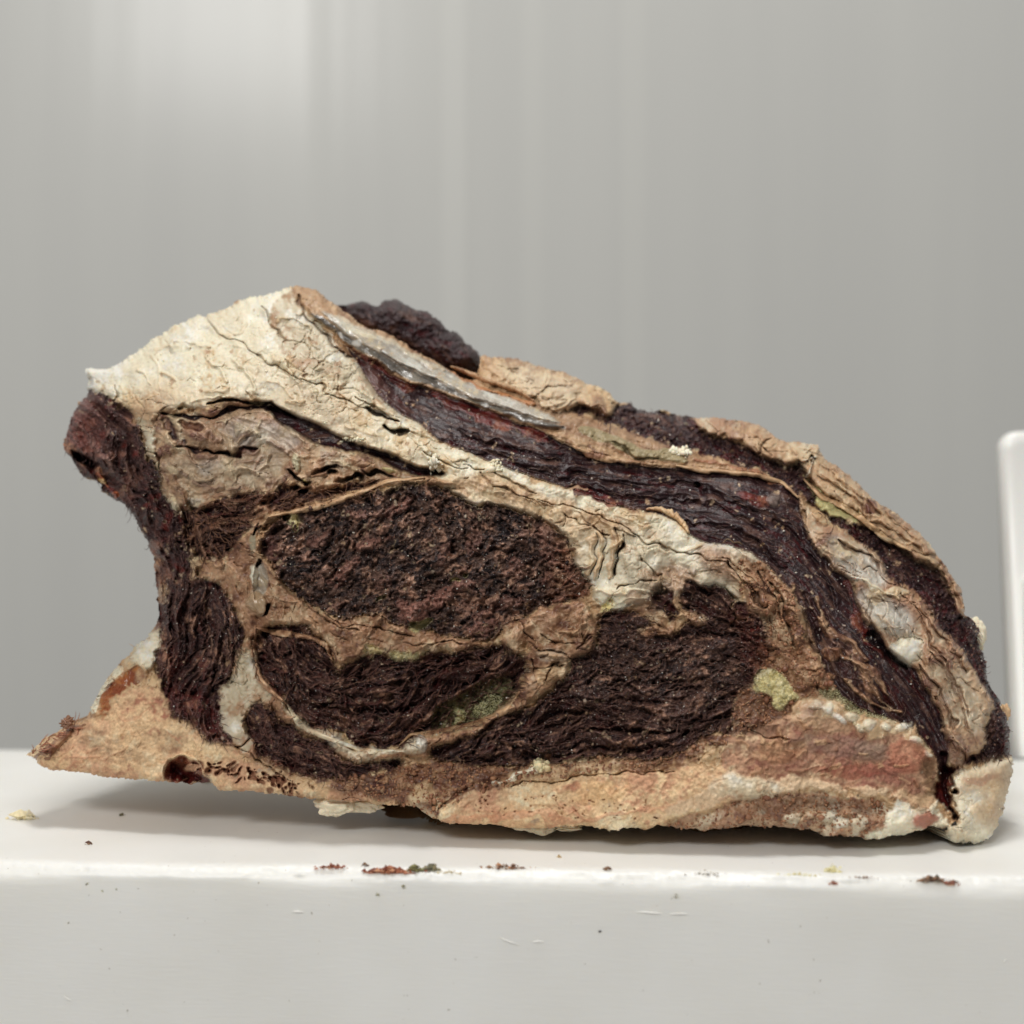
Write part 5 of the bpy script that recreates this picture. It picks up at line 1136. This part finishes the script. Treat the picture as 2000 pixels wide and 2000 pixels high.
# ------------------------------------------------------------------ white bin standing behind at the right edge
binm, nt, b = new_mat("white_bin_plastic"); b.inputs["Base Color"].default_value = (*lin((238, 238, 234)), 1); b.inputs["Roughness"].default_value = .35
b.inputs["Subsurface Weight"].default_value = .1; b.inputs["Subsurface Scale"].default_value = .004
BD = 0.97
def bin_ring(z, x0, x1, y0, y1, r, n=8):
    out = []
    for (cx_, cy_, a0) in ((x1 - r, y1 - r, 0), (x0 + r, y1 - r, 90), (x0 + r, y0 + r, 180), (x1 - r, y0 + r, 270)):
        for k in range(n + 1):
            a_ = math.radians(a0 + 90 * k / n); out.append((cx_ + r * math.cos(a_), cy_ + r * math.sin(a_), z))
    return out
bino = empty("white_board", (.45, BD, 0)); tag(bino, "white plastic board standing upright behind the meat at the right edge", "board")
zt = CH - (842 - 1000) / FP * BD
xt = (1957 - 1000) / FP * BD - .45; xb = (1978 - 1000) / FP * BD - .45
def shell(name, rows):
    V = [p_ for r_ in rows for p_ in r_]; k = len(rows[0]); F = []
    for i in range(len(rows) - 1):
        for j in range(k): F.append((i * k + j, i * k + (j + 1) % k, (i + 1) * k + (j + 1) % k, (i + 1) * k + j))
    return mesh_np(name, np.array(V), np.array(F), binm, bino)
def board_outline(x0, x1, z1, r, sl):
    o_ = [(x0 + sl, 0.0003)]
    for k in range(9):
        a_ = math.pi - k * math.pi / 16; o_.append((x0 + r + r * math.cos(a_), z1 - r + r * math.sin(a_)))
    for k in range(9):
        a_ = math.pi / 2 - k * math.pi / 16; o_.append((x1 - r + r * math.cos(a_), z1 - r + r * math.sin(a_)))
    return o_ + [(x1, 0.0003)]
def board(name, x0, x1, z1, r, sl, y0, y1, e):
    rows = []
    for (yy_, k) in ((y0 + .004, 1.0), (y0, 1.0), (y0, 0.0), (y0 + e, -1.0), (y1 - e, -1.0), (y1, 0.0)):
        o_ = board_outline(x0 + .0, x1, z1, r, sl); ex = {1.0: .008, 0.0: .0025, -1.0: 0}[k]
        o_ = board_outline(x0 + ex, x1 - ex, z1 - ex, max(.002, r - ex), sl); rows.append([(a_, yy_, c_) for a_, c_ in o_])
    cxm = sum(p_[0] for p_ in rows[1]) / len(rows[1]); czm = sum(p_[2] for p_ in rows[1]) / len(rows[1])
    rows[0] = [(cxm, y0 + .0006, czm)] * len(rows[1])
    return shell(name, rows)
board("panel_face", xt, .16, zt, .012, xb - xt, 0, .014, .003)
board("edge_rib", xt + .0125, .155, zt - .09, .006, xb - xt - .004, -.006, .0, .0015)
